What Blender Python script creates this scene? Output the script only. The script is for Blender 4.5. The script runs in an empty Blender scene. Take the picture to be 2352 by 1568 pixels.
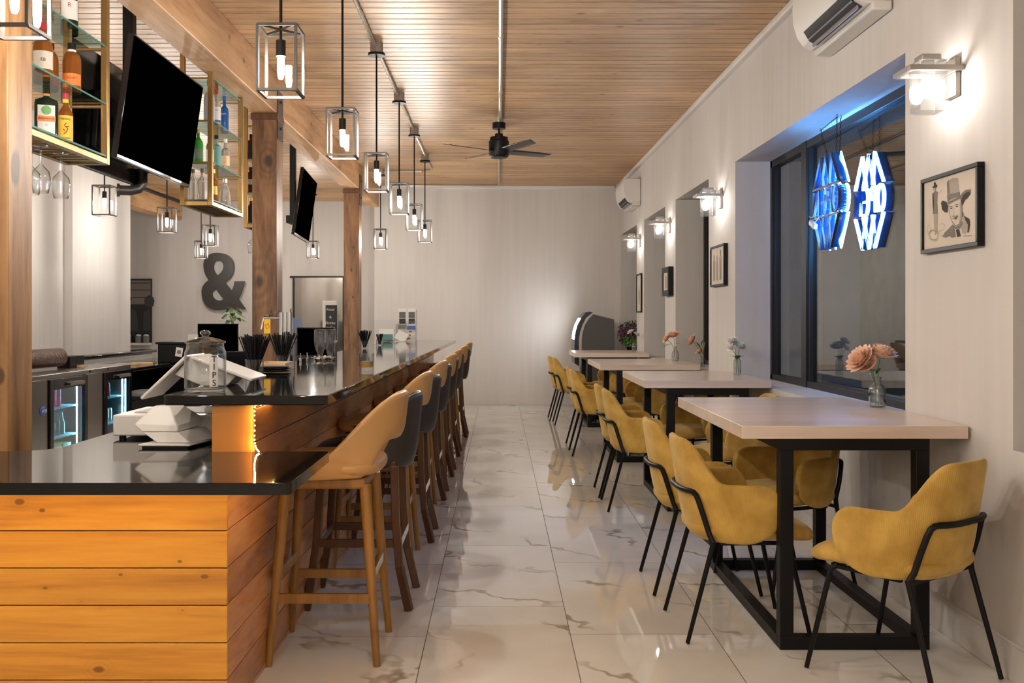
import bpy, math, random
from mathutils import Vector, Matrix
R = random.Random(7)
PI = math.pi
sc = bpy.context.scene
COL = sc.collection
CH = 1.34                       # eye height of the camera
F = 2260.0                      # focal length in pixels of the 2352 px frame

# ---------------------------------------------------------------- helpers
def rad(a): return a * PI / 180

class M:
    """collects geometry for ONE mesh object"""
    def __init__(s): s.v = []; s.f = []; s.uv = []; s.mi = []; s.m = 0
    def add(s, vs, fs, uvs=None):
        b = len(s.v); s.v += [tuple(p) for p in vs]
        s.uv += (uvs if uvs else [(0, 0)] * len(vs))
        for f in fs: s.f.append([b + i for i in f]); s.mi.append(s.m)
        return s
    def box(s, x0, x1, y0, y1, z0, z1):
        return s.add([(x0,y0,z0),(x1,y0,z0),(x1,y1,z0),(x0,y1,z0),(x0,y0,z1),(x1,y0,z1),(x1,y1,z1),(x0,y1,z1)],
                     [(0,3,2,1),(4,5,6,7),(0,1,5,4),(1,2,6,5),(2,3,7,6),(3,0,4,7)])
    def obox(s, c, size, rot):
        m = Matrix.Translation(c) @ rot.to_4x4(); x, y, z = [k / 2 for k in size]
        vs = [m @ Vector(p) for p in [(-x,-y,-z),(x,-y,-z),(x,y,-z),(-x,y,-z),(-x,-y,z),(x,-y,z),(x,y,z),(-x,y,z)]]
        return s.add(vs, [(0,3,2,1),(4,5,6,7),(0,1,5,4),(1,2,6,5),(2,3,7,6),(3,0,4,7)])
    def bar(s, p0, p1, w, h=None, up=(0,0,1)):
        p0 = Vector(p0); p1 = Vector(p1); d = (p1 - p0); L = d.length; d.normalize()
        u = Vector(up)
        if abs(d.dot(u)) > .98: u = Vector((0,1,0))
        a = d.cross(u).normalized(); b = a.cross(d)
        rot = Matrix((a, d, b)).transposed()
        return s.obox((p0 + p1) / 2, (w, L, h or w), rot)
    def cyl(s, p0, p1, r0, r1=None, n=16, caps=True):
        r1 = r0 if r1 is None else r1
        p0 = Vector(p0); p1 = Vector(p1); d = (p1 - p0).normalized()
        u = Vector((0,0,1)) if abs(d.z) < .95 else Vector((1,0,0))
        a = d.cross(u).normalized(); b = d.cross(a)
        vs = []
        for p, r in ((p0, r0), (p1, r1)):
            for i in range(n):
                t = 2 * PI * i / n; vs.append(p + a * math.cos(t) * r + b * math.sin(t) * r)
        fs = [(i, (i+1) % n, n + (i+1) % n, n + i) for i in range(n)]
        if caps: fs += [tuple(range(n-1, -1, -1)), tuple(range(n, 2*n))]
        return s.add(vs, fs)
    def lathe(s, prof, c=(0,0,0), n=24, flute=0, nf=0):
        vs = []; fs = []
        for r, z in prof:
            for i in range(n):
                t = 2 * PI * i / n; rr = r * (1 + (flute * math.cos(nf * t) if nf else 0))
                vs.append((c[0] + rr * math.cos(t), c[1] + rr * math.sin(t), c[2] + z))
        for k in range(len(prof) - 1):
            for i in range(n):
                fs.append((k*n + i, k*n + (i+1) % n, (k+1)*n + (i+1) % n, (k+1)*n + i))
        return s.add(vs, fs)
    def prism(s, poly, a, b, axis='z'):
        n = len(poly)
        mp = {'z': lambda p, h: (p[0], p[1], h), 'y': lambda p, h: (p[0], h, p[1]), 'x': lambda p, h: (h, p[0], p[1])}[axis]
        vs = [mp(p, a) for p in poly] + [mp(p, b) for p in poly]
        return s.add(vs, [tuple(range(n-1, -1, -1)), tuple(range(n, 2*n))] + [(i, (i+1) % n, n + (i+1) % n, n + i) for i in range(n)])
    def tube(s, path, r, n=10, closed=False, r_end=None):
        P = [Vector(p) for p in path]; k = len(P); vs = []; fs = []
        prev = None
        for i, p in enumerate(P):
            a = P[(i-1) % k] if (closed or i > 0) else P[i]; b = P[(i+1) % k] if (closed or i < k-1) else P[i]
            d = (b - a).normalized()
            if prev is None:
                u = Vector((0,0,1)) if abs(d.z) < .9 else Vector((1,0,0)); nrm = d.cross(u).normalized()
            else:
                nrm = (prev - d * prev.dot(d)).normalized()
            prev = nrm; bn = d.cross(nrm)
            rr = r if r_end is None else r + (r_end - r) * i / (k - 1)
            for j in range(n):
                t = 2 * PI * j / n; vs.append(p + nrm * math.cos(t) * rr + bn * math.sin(t) * rr)
        for i in range(k if closed else k - 1):
            for j in range(n):
                a = i * n; b = ((i+1) % k) * n
                fs.append((a + j, a + (j+1) % n, b + (j+1) % n, b + j))
        if not closed: fs += [tuple(range(n-1, -1, -1)), tuple(range((k-1)*n, k*n))]
        return s.add(vs, fs)
    def grid(s, fn, nu, nv, uvf=None):
        vs = []; uv = []
        for i in range(nu + 1):
            for j in range(nv + 1):
                vs.append(fn(i / nu, j / nv)); uv.append(uvf(i / nu, j / nv) if uvf else (i / nu, j / nv))
        fs = [(i*(nv+1)+j, (i+1)*(nv+1)+j, (i+1)*(nv+1)+j+1, i*(nv+1)+j+1) for i in range(nu) for j in range(nv)]
        return s.add(vs, fs, uv)
    def ball(s, c, r, n=12, k=8, e=1.0):
        rx, ry, rz = r if isinstance(r, tuple) else (r, r, r)
        def sg(x): return math.copysign(abs(x) ** e, x)
        def fn(u, v):
            t = 2 * PI * u; p = PI * (v - .5)
            return (c[0] + rx * sg(math.cos(p)) * sg(math.cos(t)), c[1] + ry * sg(math.cos(p)) * sg(math.sin(t)), c[2] + rz * sg(math.sin(p)))
        return s.grid(fn, n, k)
    def build(s, name, mat, parent=None, loc=None, rot=None, bevel=0, sub=0, solid=0, sharp=35, world=False, seg=2):
        if world and parent is not None:
            o_ = parent.location; s.v = [(p[0]-o_.x, p[1]-o_.y, p[2]-o_.z) for p in s.v]
        me = bpy.data.meshes.new(name); me.from_pydata(s.v, [], s.f)
        mats = mat if isinstance(mat, (list, tuple)) else [mat]
        for m_ in mats: me.materials.append(m_)
        if len(mats) > 1: me.polygons.foreach_set('material_index', s.mi)
        if any(u != (0, 0) for u in s.uv):
            L = me.uv_layers.new(name='UVMap'); L.data.foreach_set('uv', [c for l in me.loops for c in s.uv[l.vertex_index]])
        me.polygons.foreach_set('use_smooth', [True] * len(me.polygons))
        me.set_sharp_from_angle(angle=rad(sharp)); me.update()
        o = bpy.data.objects.new(name, me); COL.objects.link(o)
        if parent is not None: o.parent = parent
        if loc: o.location = loc
        if rot: o.rotation_euler = rot
        if solid:
            d = o.modifiers.new('solid', 'SOLIDIFY'); d.thickness = solid; d.offset = -1
        if bevel:
            d = o.modifiers.new('bevel', 'BEVEL'); d.width = bevel; d.segments = seg; d.limit_method = 'ANGLE'; d.angle_limit = rad(40); d.harden_normals = False
        if sub:
            d = o.modifiers.new('sub', 'SUBSURF'); d.levels = sub; d.render_levels = sub
        return o

def tag(o, label, cat, group=None):
    o['label'] = label; o['category'] = cat
    if group: o['group'] = group
    return o
def thing(name, label, cat, loc=(0,0,0), rotz=0, group=None):
    o = bpy.data.objects.new(name, None); COL.objects.link(o); o.empty_display_size = .1
    o.location = loc; o.rotation_euler = (0, 0, rotz)
    return tag(o, label, cat, group)
def struct(o): o['kind'] = 'structure'; return o
def dup(root, loc, rotz=None, label=None, group=None):
    r = root.copy(); COL.objects.link(r); r.location = loc
    if rotz is not None: r.rotation_euler = (0, 0, rotz)
    if label: r['label'] = label
    if group: r['group'] = group
    for ch in list(root.children):
        c = ch.copy(); COL.objects.link(c); c.parent = r
        for g in list(ch.children):
            d = g.copy(); COL.objects.link(d); d.parent = c
    return r
def text(name, s, size, mat, parent=None, loc=(0,0,0), rot=(PI/2,0,0), ext=.0005, align='CENTER', sx=1):
    cu = bpy.data.curves.new('t', 'FONT'); cu.body = s; cu.size = size; cu.extrude = ext
    cu.align_x = align; cu.align_y = 'CENTER'; cu.resolution_u = 3
    t = bpy.data.objects.new('t', cu); COL.objects.link(t)
    bpy.context.view_layer.update()
    me = bpy.data.meshes.new_from_object(t.evaluated_get(bpy.context.evaluated_depsgraph_get()))
    bpy.data.objects.remove(t); bpy.data.curves.remove(cu)
    me.materials.clear(); me.materials.append(mat)
    o = bpy.data.objects.new(name, me); COL.objects.link(o); o.parent = parent
    o.location = loc; o.rotation_euler = rot; o.scale = (sx, 1, 1)
    return o

# ---------------------------------------------------------------- materials
def newmat(name):
    m = bpy.data.materials.new(name); m.use_nodes = True; nt = m.node_tree
    for n in list(nt.nodes): nt.nodes.remove(n)
    out = nt.nodes.new('ShaderNodeOutputMaterial')
    def N(t, **kw):
        n = nt.nodes.new('ShaderNode' + t)
        for k, v in kw.items():
            if k.startswith('i_'):
                key = k[2:]; key = int(key) if key.isdigit() else key.replace('_', ' ')
                n.inputs[key].default_value = v
            else: setattr(n, k, v)
        return n
    def L(a, b): nt.links.new(a, b)
    return m, nt, out, N, L
def rgba(c): return (c[0], c[1], c[2], 1)
def pm(name, col, rough=.5, metal=0, trans=0, ior=1.5, emis=None, es=0, coat=0, bump=None, var=None, sheen=0, alpha=1, spec=.5):
    m, nt, out, N, L = newmat(name)
    b = N('BsdfPrincipled'); L(b.outputs[0], out.inputs[0])
    b.inputs['Base Color'].default_value = rgba(col); b.inputs['Roughness'].default_value = rough
    b.inputs['Metallic'].default_value = metal; b.inputs['Transmission Weight'].default_value = trans; b.inputs['IOR'].default_value = ior
    b.inputs['Coat Weight'].default_value = coat; b.inputs['Sheen Weight'].default_value = sheen; b.inputs['Specular IOR Level'].default_value = spec
    b.inputs['Alpha'].default_value = alpha
    if emis: b.inputs['Emission Color'].default_value = rgba(emis); b.inputs['Emission Strength'].default_value = es
    if bump or var: tc = N('TexCoord')
    if var:   # var=(scale, amount, (sx,sy,sz))
        mp = N('Mapping'); mp.inputs['Scale'].default_value = var[2]; L(tc.outputs['Object'], mp.inputs[0])
        n = N('TexNoise'); n.inputs['Scale'].default_value = var[0]; n.inputs['Detail'].default_value = 5; L(mp.outputs[0], n.inputs['Vector'])
        mr = N('MapRange'); mr.inputs[1].default_value = .3; mr.inputs[2].default_value = .7
        mr.inputs[3].default_value = 1 - var[1]; mr.inputs[4].default_value = 1 + var[1]; L(n.outputs[0], mr.inputs[0])
        hs = N('HueSaturation'); hs.inputs['Color'].default_value = rgba(col); L(mr.outputs[0], hs.inputs['Value']); L(hs.outputs[0], b.inputs['Base Color'])
    if bump:  # bump=(scale, strength, distance)
        n = N('TexNoise'); n.inputs['Scale'].default_value = bump[0]; n.inputs['Detail'].default_value = 4; L(tc.outputs['Object'], n.inputs['Vector'])
        bp = N('Bump'); bp.inputs['Strength'].default_value = bump[1]; bp.inputs['Distance'].default_value = bump[2]
        L(n.outputs[0], bp.inputs['Height']); L(bp.outputs[0], b.inputs['Normal'])
    return m
def emat(name, col, s):
    m, nt, out, N, L = newmat(name); e = N('Emission'); e.inputs[0].default_value = rgba(col); e.inputs[1].default_value = s
    L(e.outputs[0], out.inputs[0]); return m
def thin(name, tint=(1,1,1), edge=.6, refl=1.0, rough=0.0, ior=1.5, milk=0):
    """clear thin-walled glass: fresnel reflection over a straight-through view, darker where seen edge-on"""
    m, nt, out, N, L = newmat(name)
    lw = N('LayerWeight'); lw.inputs['Blend'].default_value = .5
    mr = N('MapRange'); mr.inputs[1].default_value = .45; mr.inputs[2].default_value = 1; mr.inputs[3].default_value = 1; mr.inputs[4].default_value = edge
    L(lw.outputs['Facing'], mr.inputs[0])
    mx = N('VectorMath', operation='SCALE'); mx.inputs[0].default_value = tint; L(mr.outputs[0], mx.inputs['Scale'])
    t = N('BsdfTransparent'); L(mx.outputs[0], t.inputs[0])
    g = N('BsdfGlossy'); g.inputs['Roughness'].default_value = rough
    f5 = N('Math', operation='POWER'); f5.inputs[1].default_value = 5; L(lw.outputs['Facing'], f5.inputs[0])
    fr = N('Math', operation='MULTIPLY_ADD'); fr.inputs[1].default_value = .95; fr.inputs[2].default_value = .045; L(f5.outputs[0], fr.inputs[0])
    mm = N('Math', operation='MULTIPLY', use_clamp=True); mm.inputs[1].default_value = refl; L(fr.outputs[0], mm.inputs[0])
    ms = N('MixShader'); L(mm.outputs[0], ms.inputs[0]); L(t.outputs[0], ms.inputs[1]); L(g.outputs[0], ms.inputs[2])
    last = ms.outputs[0]
    if milk:
        d = N('BsdfTranslucent'); d.inputs[0].default_value = (.9,.9,.9,1); m2 = N('MixShader'); m2.inputs[0].default_value = milk
        L(last, m2.inputs[1]); L(d.outputs[0], m2.inputs[2]); last = m2.outputs[0]
    L(last, out.inputs[0]); return m
def wood(name, cols, grain='x', scale=6, stretch=.1, rough=.45, plank=None, knots=0, bump=.15, coat=0, pvar=.18, kscale=1.3, spots=(), ring=.2):
    """cols: dark, mid, light.  plank=(axis index, width[, offset])"""
    m, nt, out, N, L = newmat(name)
    b = N('BsdfPrincipled'); L(b.outputs[0], out.inputs[0]); b.inputs['Roughness'].default_value = rough; b.inputs['Coat Weight'].default_value = coat
    b.inputs['Coat Roughness'].default_value = .15
    tc = N('TexCoord'); vec = tc.outputs['Object']; val = None
    if plank:
        sp = N('SeparateXYZ'); L(vec, sp.inputs[0])
        a = N('Math', operation='ADD'); a.inputs[1].default_value = plank[2] if len(plank) > 2 else 0; L(sp.outputs[plank[0]], a.inputs[0])
        d = N('Math', operation='DIVIDE'); d.inputs[1].default_value = plank[1]; L(a.outputs[0], d.inputs[0])
        fl = N('Math', operation='FLOOR'); L(d.outputs[0], fl.inputs[0])
        wn = N('TexWhiteNoise', noise_dimensions='1D'); L(fl.outputs[0], wn.inputs['W'])
        sc_ = N('VectorMath', operation='SCALE'); sc_.inputs['Scale'].default_value = 31; L(wn.outputs['Color'], sc_.inputs[0])
        ad = N('VectorMath', operation='ADD'); L(vec, ad.inputs[0]); L(sc_.outputs[0], ad.inputs[1]); vec = ad.outputs[0]; val = wn.outputs['Value']
    mp = N('Mapping'); k = [1, 1, 1]; k['xyz'.index(grain)] = stretch; mp.inputs['Scale'].default_value = k; L(vec, mp.inputs[0])
    n1 = N('TexNoise'); n1.inputs['Scale'].default_value = scale; n1.inputs['Detail'].default_value = 7; n1.inputs['Distortion'].default_value = 1.6; L(mp.outputs[0], n1.inputs['Vector'])
    n2 = N('TexNoise'); n2.inputs['Scale'].default_value = scale * 9; n2.inputs['Detail'].default_value = 4; L(mp.outputs[0], n2.inputs['Vector'])
    ma = N('MixRGB', blend_type='MIX'); ma.inputs[0].default_value = .3; L(n1.outputs[0], ma.inputs[1]); L(n2.outputs[0], ma.inputs[2])
    cr = N('ValToRGB'); e = cr.color_ramp.elements; e[0].position = .3; e[0].color = rgba(cols[0]); e[1].position = .72; e[1].color = rgba(cols[2])
    x = e.new(.5); x.color = rgba(cols[1]); L(ma.outputs[0], cr.inputs[0]); colr = cr.outputs[0]
    if val is not None:
        mr = N('MapRange'); mr.inputs[3].default_value = 1 - pvar; mr.inputs[4].default_value = 1 + pvar; L(val, mr.inputs[0])
        hs = N('HueSaturation'); L(mr.outputs[0], hs.inputs['Value']); L(colr, hs.inputs['Color']); colr = hs.outputs[0]
    if knots:
        m2 = N('Mapping'); k = [kscale*1.6] * 3; k['xyz'.index(grain)] = kscale; m2.inputs['Scale'].default_value = k; L(vec, m2.inputs[0])
        nn = N('TexNoise'); nn.inputs['Scale'].default_value = 5; L(m2.outputs[0], nn.inputs['Vector'])
        av = N('VectorMath', operation='MULTIPLY_ADD'); av.inputs[1].default_value = (.08,.08,.08); L(nn.outputs['Color'], av.inputs[0]); L(m2.outputs[0], av.inputs[2])
        vo = N('TexVoronoi'); vo.inputs['Scale'].default_value = 1; L(av.outputs[0], vo.inputs['Vector'])
        mk = N('MapRange'); mk.inputs[1].default_value = knots * .35; mk.inputs[2].default_value = knots; mk.inputs[3].default_value = .75; mk.inputs[4].default_value = 0; L(vo.outputs[0], mk.inputs[0])
        mi = N('MixRGB', blend_type='MIX'); L(mk.outputs[0], mi.inputs[0]); L(colr, mi.inputs[1]); mi.inputs[2].default_value = rgba([c * .28 for c in cols[0]]); colr = mi.outputs[0]
    for sx_, sy_, sz_, sr_ in spots:      # single large knots with rings
        sb = N('VectorMath', operation='SUBTRACT'); sb.inputs[1].default_value = (sx_, sy_, sz_); L(tc.outputs['Object'], sb.inputs[0])
        sm = N('Mapping'); k = [1, 1, 1]; k['xyz'.index(grain)] = .62; sm.inputs['Scale'].default_value = k; L(sb.outputs[0], sm.inputs[0])
        ln = N('VectorMath', operation='LENGTH'); L(sm.outputs[0], ln.inputs[0])
        wob = N('Math', operation='MULTIPLY_ADD'); wob.inputs[1].default_value = sr_ * 3; L(n1.outputs[0], wob.inputs[0]); L(ln.outputs['Value'], wob.inputs[2])
        r1 = N('MapRange'); r1.inputs[1].default_value = sr_ * 2.2; r1.inputs[2].default_value = sr_ * 2.7; r1.inputs[3].default_value = .85; r1.inputs[4].default_value = 0; L(wob.outputs[0], r1.inputs[0])
        r2 = N('MapRange'); r2.inputs[1].default_value = sr_*2; r2.inputs[2].default_value = sr_ * 6; r2.inputs[3].default_value = ring; r2.inputs[4].default_value = 0; L(wob.outputs[0], r2.inputs[0])
        sn = N('Math', operation='SINE'); fq = N('Math', operation='MULTIPLY'); fq.inputs[1].default_value = 6 / sr_; L(wob.outputs[0], fq.inputs[0]); L(fq.outputs[0], sn.inputs[0])
        sa = N('MapRange'); sa.inputs[1].default_value = -1; sa.inputs[3].default_value = .25; sa.inputs[4].default_value = 1; L(sn.outputs[0], sa.inputs[0])
        mlt = N('Math', operation='MULTIPLY'); L(sa.outputs[0], mlt.inputs[0]); L(r2.outputs[0], mlt.inputs[1])
        mx_ = N('Math', operation='MAXIMUM'); L(mlt.outputs[0], mx_.inputs[0]); L(r1.outputs[0], mx_.inputs[1])
        mi = N('MixRGB'); L(mx_.outputs[0], mi.inputs[0]); L(colr, mi.inputs[1]); mi.inputs[2].default_value = rgba([c * .45 for c in cols[0]]); colr = mi.outputs[0]
    L(colr, b.inputs['Base Color'])
    bp = N('Bump'); bp.inputs['Strength'].default_value = bump; bp.inputs['Distance'].default_value = .004; L(ma.outputs[0], bp.inputs['Height']); L(bp.outputs[0], b.inputs['Normal'])
    return m
def marble():
    m, nt, out, N, L = newmat('marble_tile')
    b = N('BsdfPrincipled'); L(b.outputs[0], out.inputs[0]); b.inputs['Roughness'].default_value = .012; b.inputs['IOR'].default_value = 1.62
    tc = N('TexCoord'); vec = tc.outputs['UV']
    n = N('TexWave', wave_type='BANDS', bands_direction='DIAGONAL'); n.inputs['Scale'].default_value = .75; n.inputs['Distortion'].default_value = 9; n.inputs['Detail'].default_value = 5
    n.inputs['Detail Scale'].default_value = .9; n.inputs['Detail Roughness'].default_value = .62; L(vec, n.inputs['Vector'])
    mr = N('MapRange'); mr.inputs[1].default_value = .984; mr.inputs[2].default_value = 1; mr.inputs[3].default_value = 0; mr.inputs[4].default_value = 1; L(n.outputs[1], mr.inputs[0])
    n2 = N('TexNoise'); n2.inputs['Scale'].default_value = 2.3; n2.inputs['Detail'].default_value = 2; L(vec, n2.inputs['Vector'])
    m2 = N('MapRange'); m2.inputs[1].default_value = .44; m2.inputs[2].default_value = .60; L(n2.outputs[0], m2.inputs[0])
    mu = N('Math', operation='MULTIPLY'); L(mr.outputs[0], mu.inputs[0]); L(m2.outputs[0], mu.inputs[1])
    mu2 = N('Math', operation='MULTIPLY'); mu2.inputs[1].default_value = .8; L(mu.outputs[0], mu2.inputs[0])
    n3 = N('TexNoise'); n3.inputs['Scale'].default_value = 1.3; n3.inputs['Detail'].default_value = 5; L(vec, n3.inputs['Vector'])
    cr = N('ValToRGB'); e = cr.color_ramp.elements; e[0].position = .3; e[0].color = (.70,.665,.60,1); e[1].position = .65; e[1].color = (.82,.80,.75,1); L(n3.outputs[0], cr.inputs[0])
    mi = N('MixRGB'); L(mu2.outputs[0], mi.inputs[0]); L(cr.outputs[0], mi.inputs[1]); mi.inputs[2].default_value = (.26,.20,.115,1); L(mi.outputs[0], b.inputs['Base Color'])
    nb = N('TexNoise'); nb.inputs['Scale'].default_value = 7; nb.inputs['Detail'].default_value = 1; L(tc.outputs['Object'], nb.inputs['Vector'])
    bp = N('Bump'); bp.inputs['Strength'].default_value = .07; bp.inputs['Distance'].default_value = .004; L(nb.outputs[0], bp.inputs['Height']); L(bp.outputs[0], b.inputs['Normal'])
    return m
def corduroy():
    m, nt, out, N, L = newmat('mustard_corduroy')
    b = N('BsdfPrincipled'); L(b.outputs[0], out.inputs[0]); b.inputs['Roughness'].default_value = .85; b.inputs['Sheen Weight'].default_value = .35; b.inputs['Sheen Tint'].default_value = (1,.85,.5,1)
    tc = N('TexCoord')
    n = N('TexNoise'); n.inputs['Scale'].default_value = 9; n.inputs['Detail'].default_value = 6; L(tc.outputs['Object'], n.inputs['Vector'])
    cr = N('ValToRGB'); e = cr.color_ramp.elements; e[0].position = .35; e[0].color = (.42,.23,.032,1); e[1].position = .65; e[1].color = (.60,.36,.07,1); L(n.outputs[0], cr.inputs[0])
    w = N('TexWave', wave_type='BANDS', bands_direction='X'); w.inputs['Scale'].default_value = 52; L(tc.outputs['UV'], w.inputs['Vector'])
    mr = N('MapRange'); mr.inputs[3].default_value = .93; mr.inputs[4].default_value = 1.04; L(w.outputs[1], mr.inputs[0])
    hs = N('HueSaturation'); L(mr.outputs[0], hs.inputs['Value']); L(cr.outputs[0], hs.inputs['Color']); L(hs.outputs[0], b.inputs['Base Color'])
    bp = N('Bump'); bp.inputs['Strength'].default_value = .25; bp.inputs['Distance'].default_value = .002; L(w.outputs[1], bp.inputs['Height']); L(bp.outputs[0], b.inputs['Normal'])
    return m

MT = {}
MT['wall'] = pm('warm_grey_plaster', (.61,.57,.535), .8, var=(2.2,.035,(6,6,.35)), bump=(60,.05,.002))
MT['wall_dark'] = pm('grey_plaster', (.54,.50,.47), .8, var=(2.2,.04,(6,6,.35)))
MT['trimw'] = pm('white_trim_paint', (.70,.67,.63), .5)
MT['floor'] = marble(); MT['grout'] = pm('dark_grout', (.10,.09,.08), .8)
MT['ceil'] = wood('ceiling_boards', ((.36,.19,.085),(.56,.34,.175),(.68,.45,.255)), 'x', 9, .12, .42, plank=(1,.118,.0), knots=.10, bump=.2, pvar=.13, kscale=2.6)
MT['ceilgap'] = pm('board_gap', (.035,.018,.008), .9)
MT['beam'] = wood('beam_wood', ((.33,.16,.07),(.52,.29,.14),(.64,.40,.21)), 'y', 6, .1, .5, knots=.09, bump=.2, kscale=2)
PW = ((.035,.013,.005),(.20,.09,.034),(.37,.20,.085))
MT['post0'] = wood('post_wood', ((.12,.05,.015),(.31,.155,.055),(.43,.24,.095)), 'z', 5, .12, .45, bump=.3, spots=((.1,-.05,1.9,.035),(.02,-.1,2.35,.025),(-.06,-.1,1.45,.03),(.07,-.1,1.12,.02)))
MT['post1'] = wood('post_wood', PW, 'z', 5, .16, .5, bump=.3, ring=.55, spots=((.03,-.115,2.62,.032),(-.035,-.115,1.63,.045),(.06,-.115,1.36,.015)))
MT['post2'] = wood('post_wood', PW, 'z', 5, .14, .5, bump=.3, spots=((.03,-.115,2.25,.012),(.0,-.115,1.95,.02),(.02,-.115,1.6,.015)))
MT['orange'] = wood('amber_lit_pine', ((.40,.15,.012),(.64,.28,.024),(.76,.38,.045)), 'x', 8, .06, .33, plank=(2,.1233,.104), bump=.12, coat=.3, pvar=.08, spots=[((a-1146)/696+1.0, -.05, 1.34-(b-728)/696, c) for a, b, c in ((45,1152,.009),(97,1172,.006),(413,1289,.0065),(277,1319,.006),(470,1323,.0065),(104,1350,.0045),(187,1380,.004),(228,1397,.004),(419,1401,.004),(227,1536,.011))])  # amber glow of the counter light is painted into the front planks' orange
MT['side'] = wood('brown_stained_pine', ((.28,.095,.032),(.54,.22,.075),(.66,.33,.12)), 'y', 5, .2, .38, plank=(2,.1233,.104), knots=.08, bump=.15, coat=.25, pvar=.16, kscale=2.0)
MT['seam'] = pm('plank_seam', (.12,.045,.015), .7)
MT['stone'] = pm('polished_black_stone', (.006,.0055,.005), .06, spec=.4, bump=(45,.02,.001))
MT['steelfr'] = pm('black_steel', (.0045,.004,.004), .45, metal=0, spec=.22)
MT['black'] = pm('satin_black', (.005,.005,.0055), .42, spec=.25)
MT['gloss_black'] = pm('gloss_black_plastic', (.006,.006,.007), .12)
MT['screen'] = pm('switched_off_screen', (.0003,.0003,.0004), .6, spec=.0)
MT['bronze'] = pm('dark_bronze', (.075,.068,.062), .4, metal=.6)
MT['winframe'] = pm('window_frame_black', (.012,.010,.009), .45, spec=.3)
MT['brass'] = pm('brushed_brass', (.36,.215,.075), .38, metal=.85, var=(30,.1,(1,1,.2)))
MT['chrome'] = pm('chrome', (.80,.80,.80), .12, metal=1)
MT['nickel'] = pm('brushed_nickel', (.42,.385,.35), .38, metal=.9)
MT['inox'] = pm('stainless_steel', (.42,.40,.38), .26, metal=1, var=(20,.08,(.2,1,6)))
MT['galv'] = pm('galvanised_pipe', (.62,.58,.52), .35, metal=.8)
MT['oak'] = wood('pale_oak_laminate', ((.58,.45,.36),(.70,.565,.46),(.78,.65,.55)), 'x', 5, .07, .3, bump=.05, coat=.25)
MT['mustard'] = corduroy()
MT['tan'] = pm('tan_leather', (.47,.25,.085), .42, bump=(160,.12,.001), var=(5,.05,(1,1,1)))
MT['char'] = pm('charcoal_leather', (.028,.022,.02), .45, bump=(160,.12,.001))
MT['goldwood'] = wood('golden_brown_wood', ((.17,.075,.015),(.27,.125,.026),(.36,.175,.04)), 'z', 9, .12, .38, bump=.06)
MT['walnut'] = wood('walnut_brown_wood', ((.05,.018,.007),(.095,.036,.013),(.15,.06,.022)), 'z', 9, .12, .4, bump=.06)
MT['glass'] = thin('clear_glass', (.97,.98,.98), .55, 1.5)
MT['vaseglass'] = thin('vase_glass', (.93,.95,.95), .30, 2.2)
MT['pane'] = thin('lamp_glass', (.99,.99,.99), .9, .25)
MT['winglass'] = thin('window_glass', (.88,.93,.95), .85, 1.6)
MT['shade'] = thin('sconce_glass', (.97,.97,.97), .6, 1.2, milk=.012)
MT['shelfglass'] = thin('shelf_glass', (.78,.92,.88), .8, 1.0)
MT['shelfedge'] = pm('green_glass_edge', (.14,.42,.36), .15, trans=.4)
MT['white'] = pm('white_plastic', (.66,.63,.58), .35)
MT['paper'] = pm('paper', (.72,.69,.64), .8)
MT['cream'] = pm('drawing_paper', (.62,.54,.45), .8)
MT['ink'] = pm('charcoal_pencil', (.05,.045,.04), .9); MT['ink2'] = pm('grey_pencil', (.20,.175,.15), .9); MT['ink3'] = pm('pale_pencil_shade', (.38,.33,.28), .9)
MT['label_black'] = pm('print_black', (.015,.015,.015), .6)
MT['bulb'] = emat('bulb_glow', (1,.945,.86), 1000)
MT['sbulb'] = emat('sconce_bulb_glow', (1,.945,.87), 95)
MT['amber'] = emat('amber_light', (1,.60,.15), 44)
MT['amberdim'] = emat('dim_amber_light', (1,.58,.13), 5)
MT['amberbead'] = emat('amber_bead', (1,.62,.17), 300)
MT['neon'] = emat('neon_tube', (.10,.40,1), 190)
MT['blueac'] = pm('blue_acrylic', (.006,.05,.32), .2, emis=(.02,.2,1), es=.10)  # faint emission stands in for neon light inside the acrylic
MT['fridgelight'] = emat('fridge_light', (.35,.80,1), 160)
MT['kioskscreen'] = emat('kiosk_screen_glow', (.93,.95,1), 14)
MT['plantg'] = pm('green_leaf', (.05,.16,.03), .5); MT['plantd'] = pm('dark_leaf', (.035,.06,.028), .5); MT['purple'] = pm('purple_leaf', (.20,.025,.13), .5)
MT['lime'] = pm('bright_green_leaf', (.10,.30,.03), .5)
MT['peach'] = pm('peach_petal', (.93,.60,.43), .6); MT['whitepetal'] = pm('white_petal', (.78,.76,.70), .6); MT['stem'] = pm('stem_green', (.09,.17,.04), .6)
MT['red'] = pm('red_plastic', (.5,.02,.03), .35); MT['gold'] = pm('gold_foil', (.6,.42,.12), .35, metal=.7); MT['orangelab'] = pm('orange_label', (.85,.20,.03), .5)
MT['yellow'] = pm('yellow_label', (.85,.50,.02), .5); MT['greenlab'] = pm('green_label', (.12,.30,.08), .5); MT['bluelab'] = pm('blue_label', (.03,.09,.35), .4)
MT['amberg'] = pm('whiskey_glass', (.42,.13,.02), .06, trans=.55); MT['darkg'] = pm('dark_green_glass', (.01,.018,.01), .06)
MT['greeng'] = pm('green_glass', (.05,.42,.06), .06, trans=.6); MT['tealg'] = pm('teal_glass', (.30,.62,.60), .06, trans=.6)
MT['clearg'] = pm('clear_spirit_glass', (.88,.88,.85), .05, trans=.85, ior=1.2); MT['frost'] = pm('frosted_glass', (.68,.70,.74), .35, trans=.3)
MT['blueg'] = pm('blue_glass', (.015,.12,.40), .1, trans=.3); MT['darkamber'] = pm('dark_whiskey_glass', (.09,.02,.008), .06, trans=.2)
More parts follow.
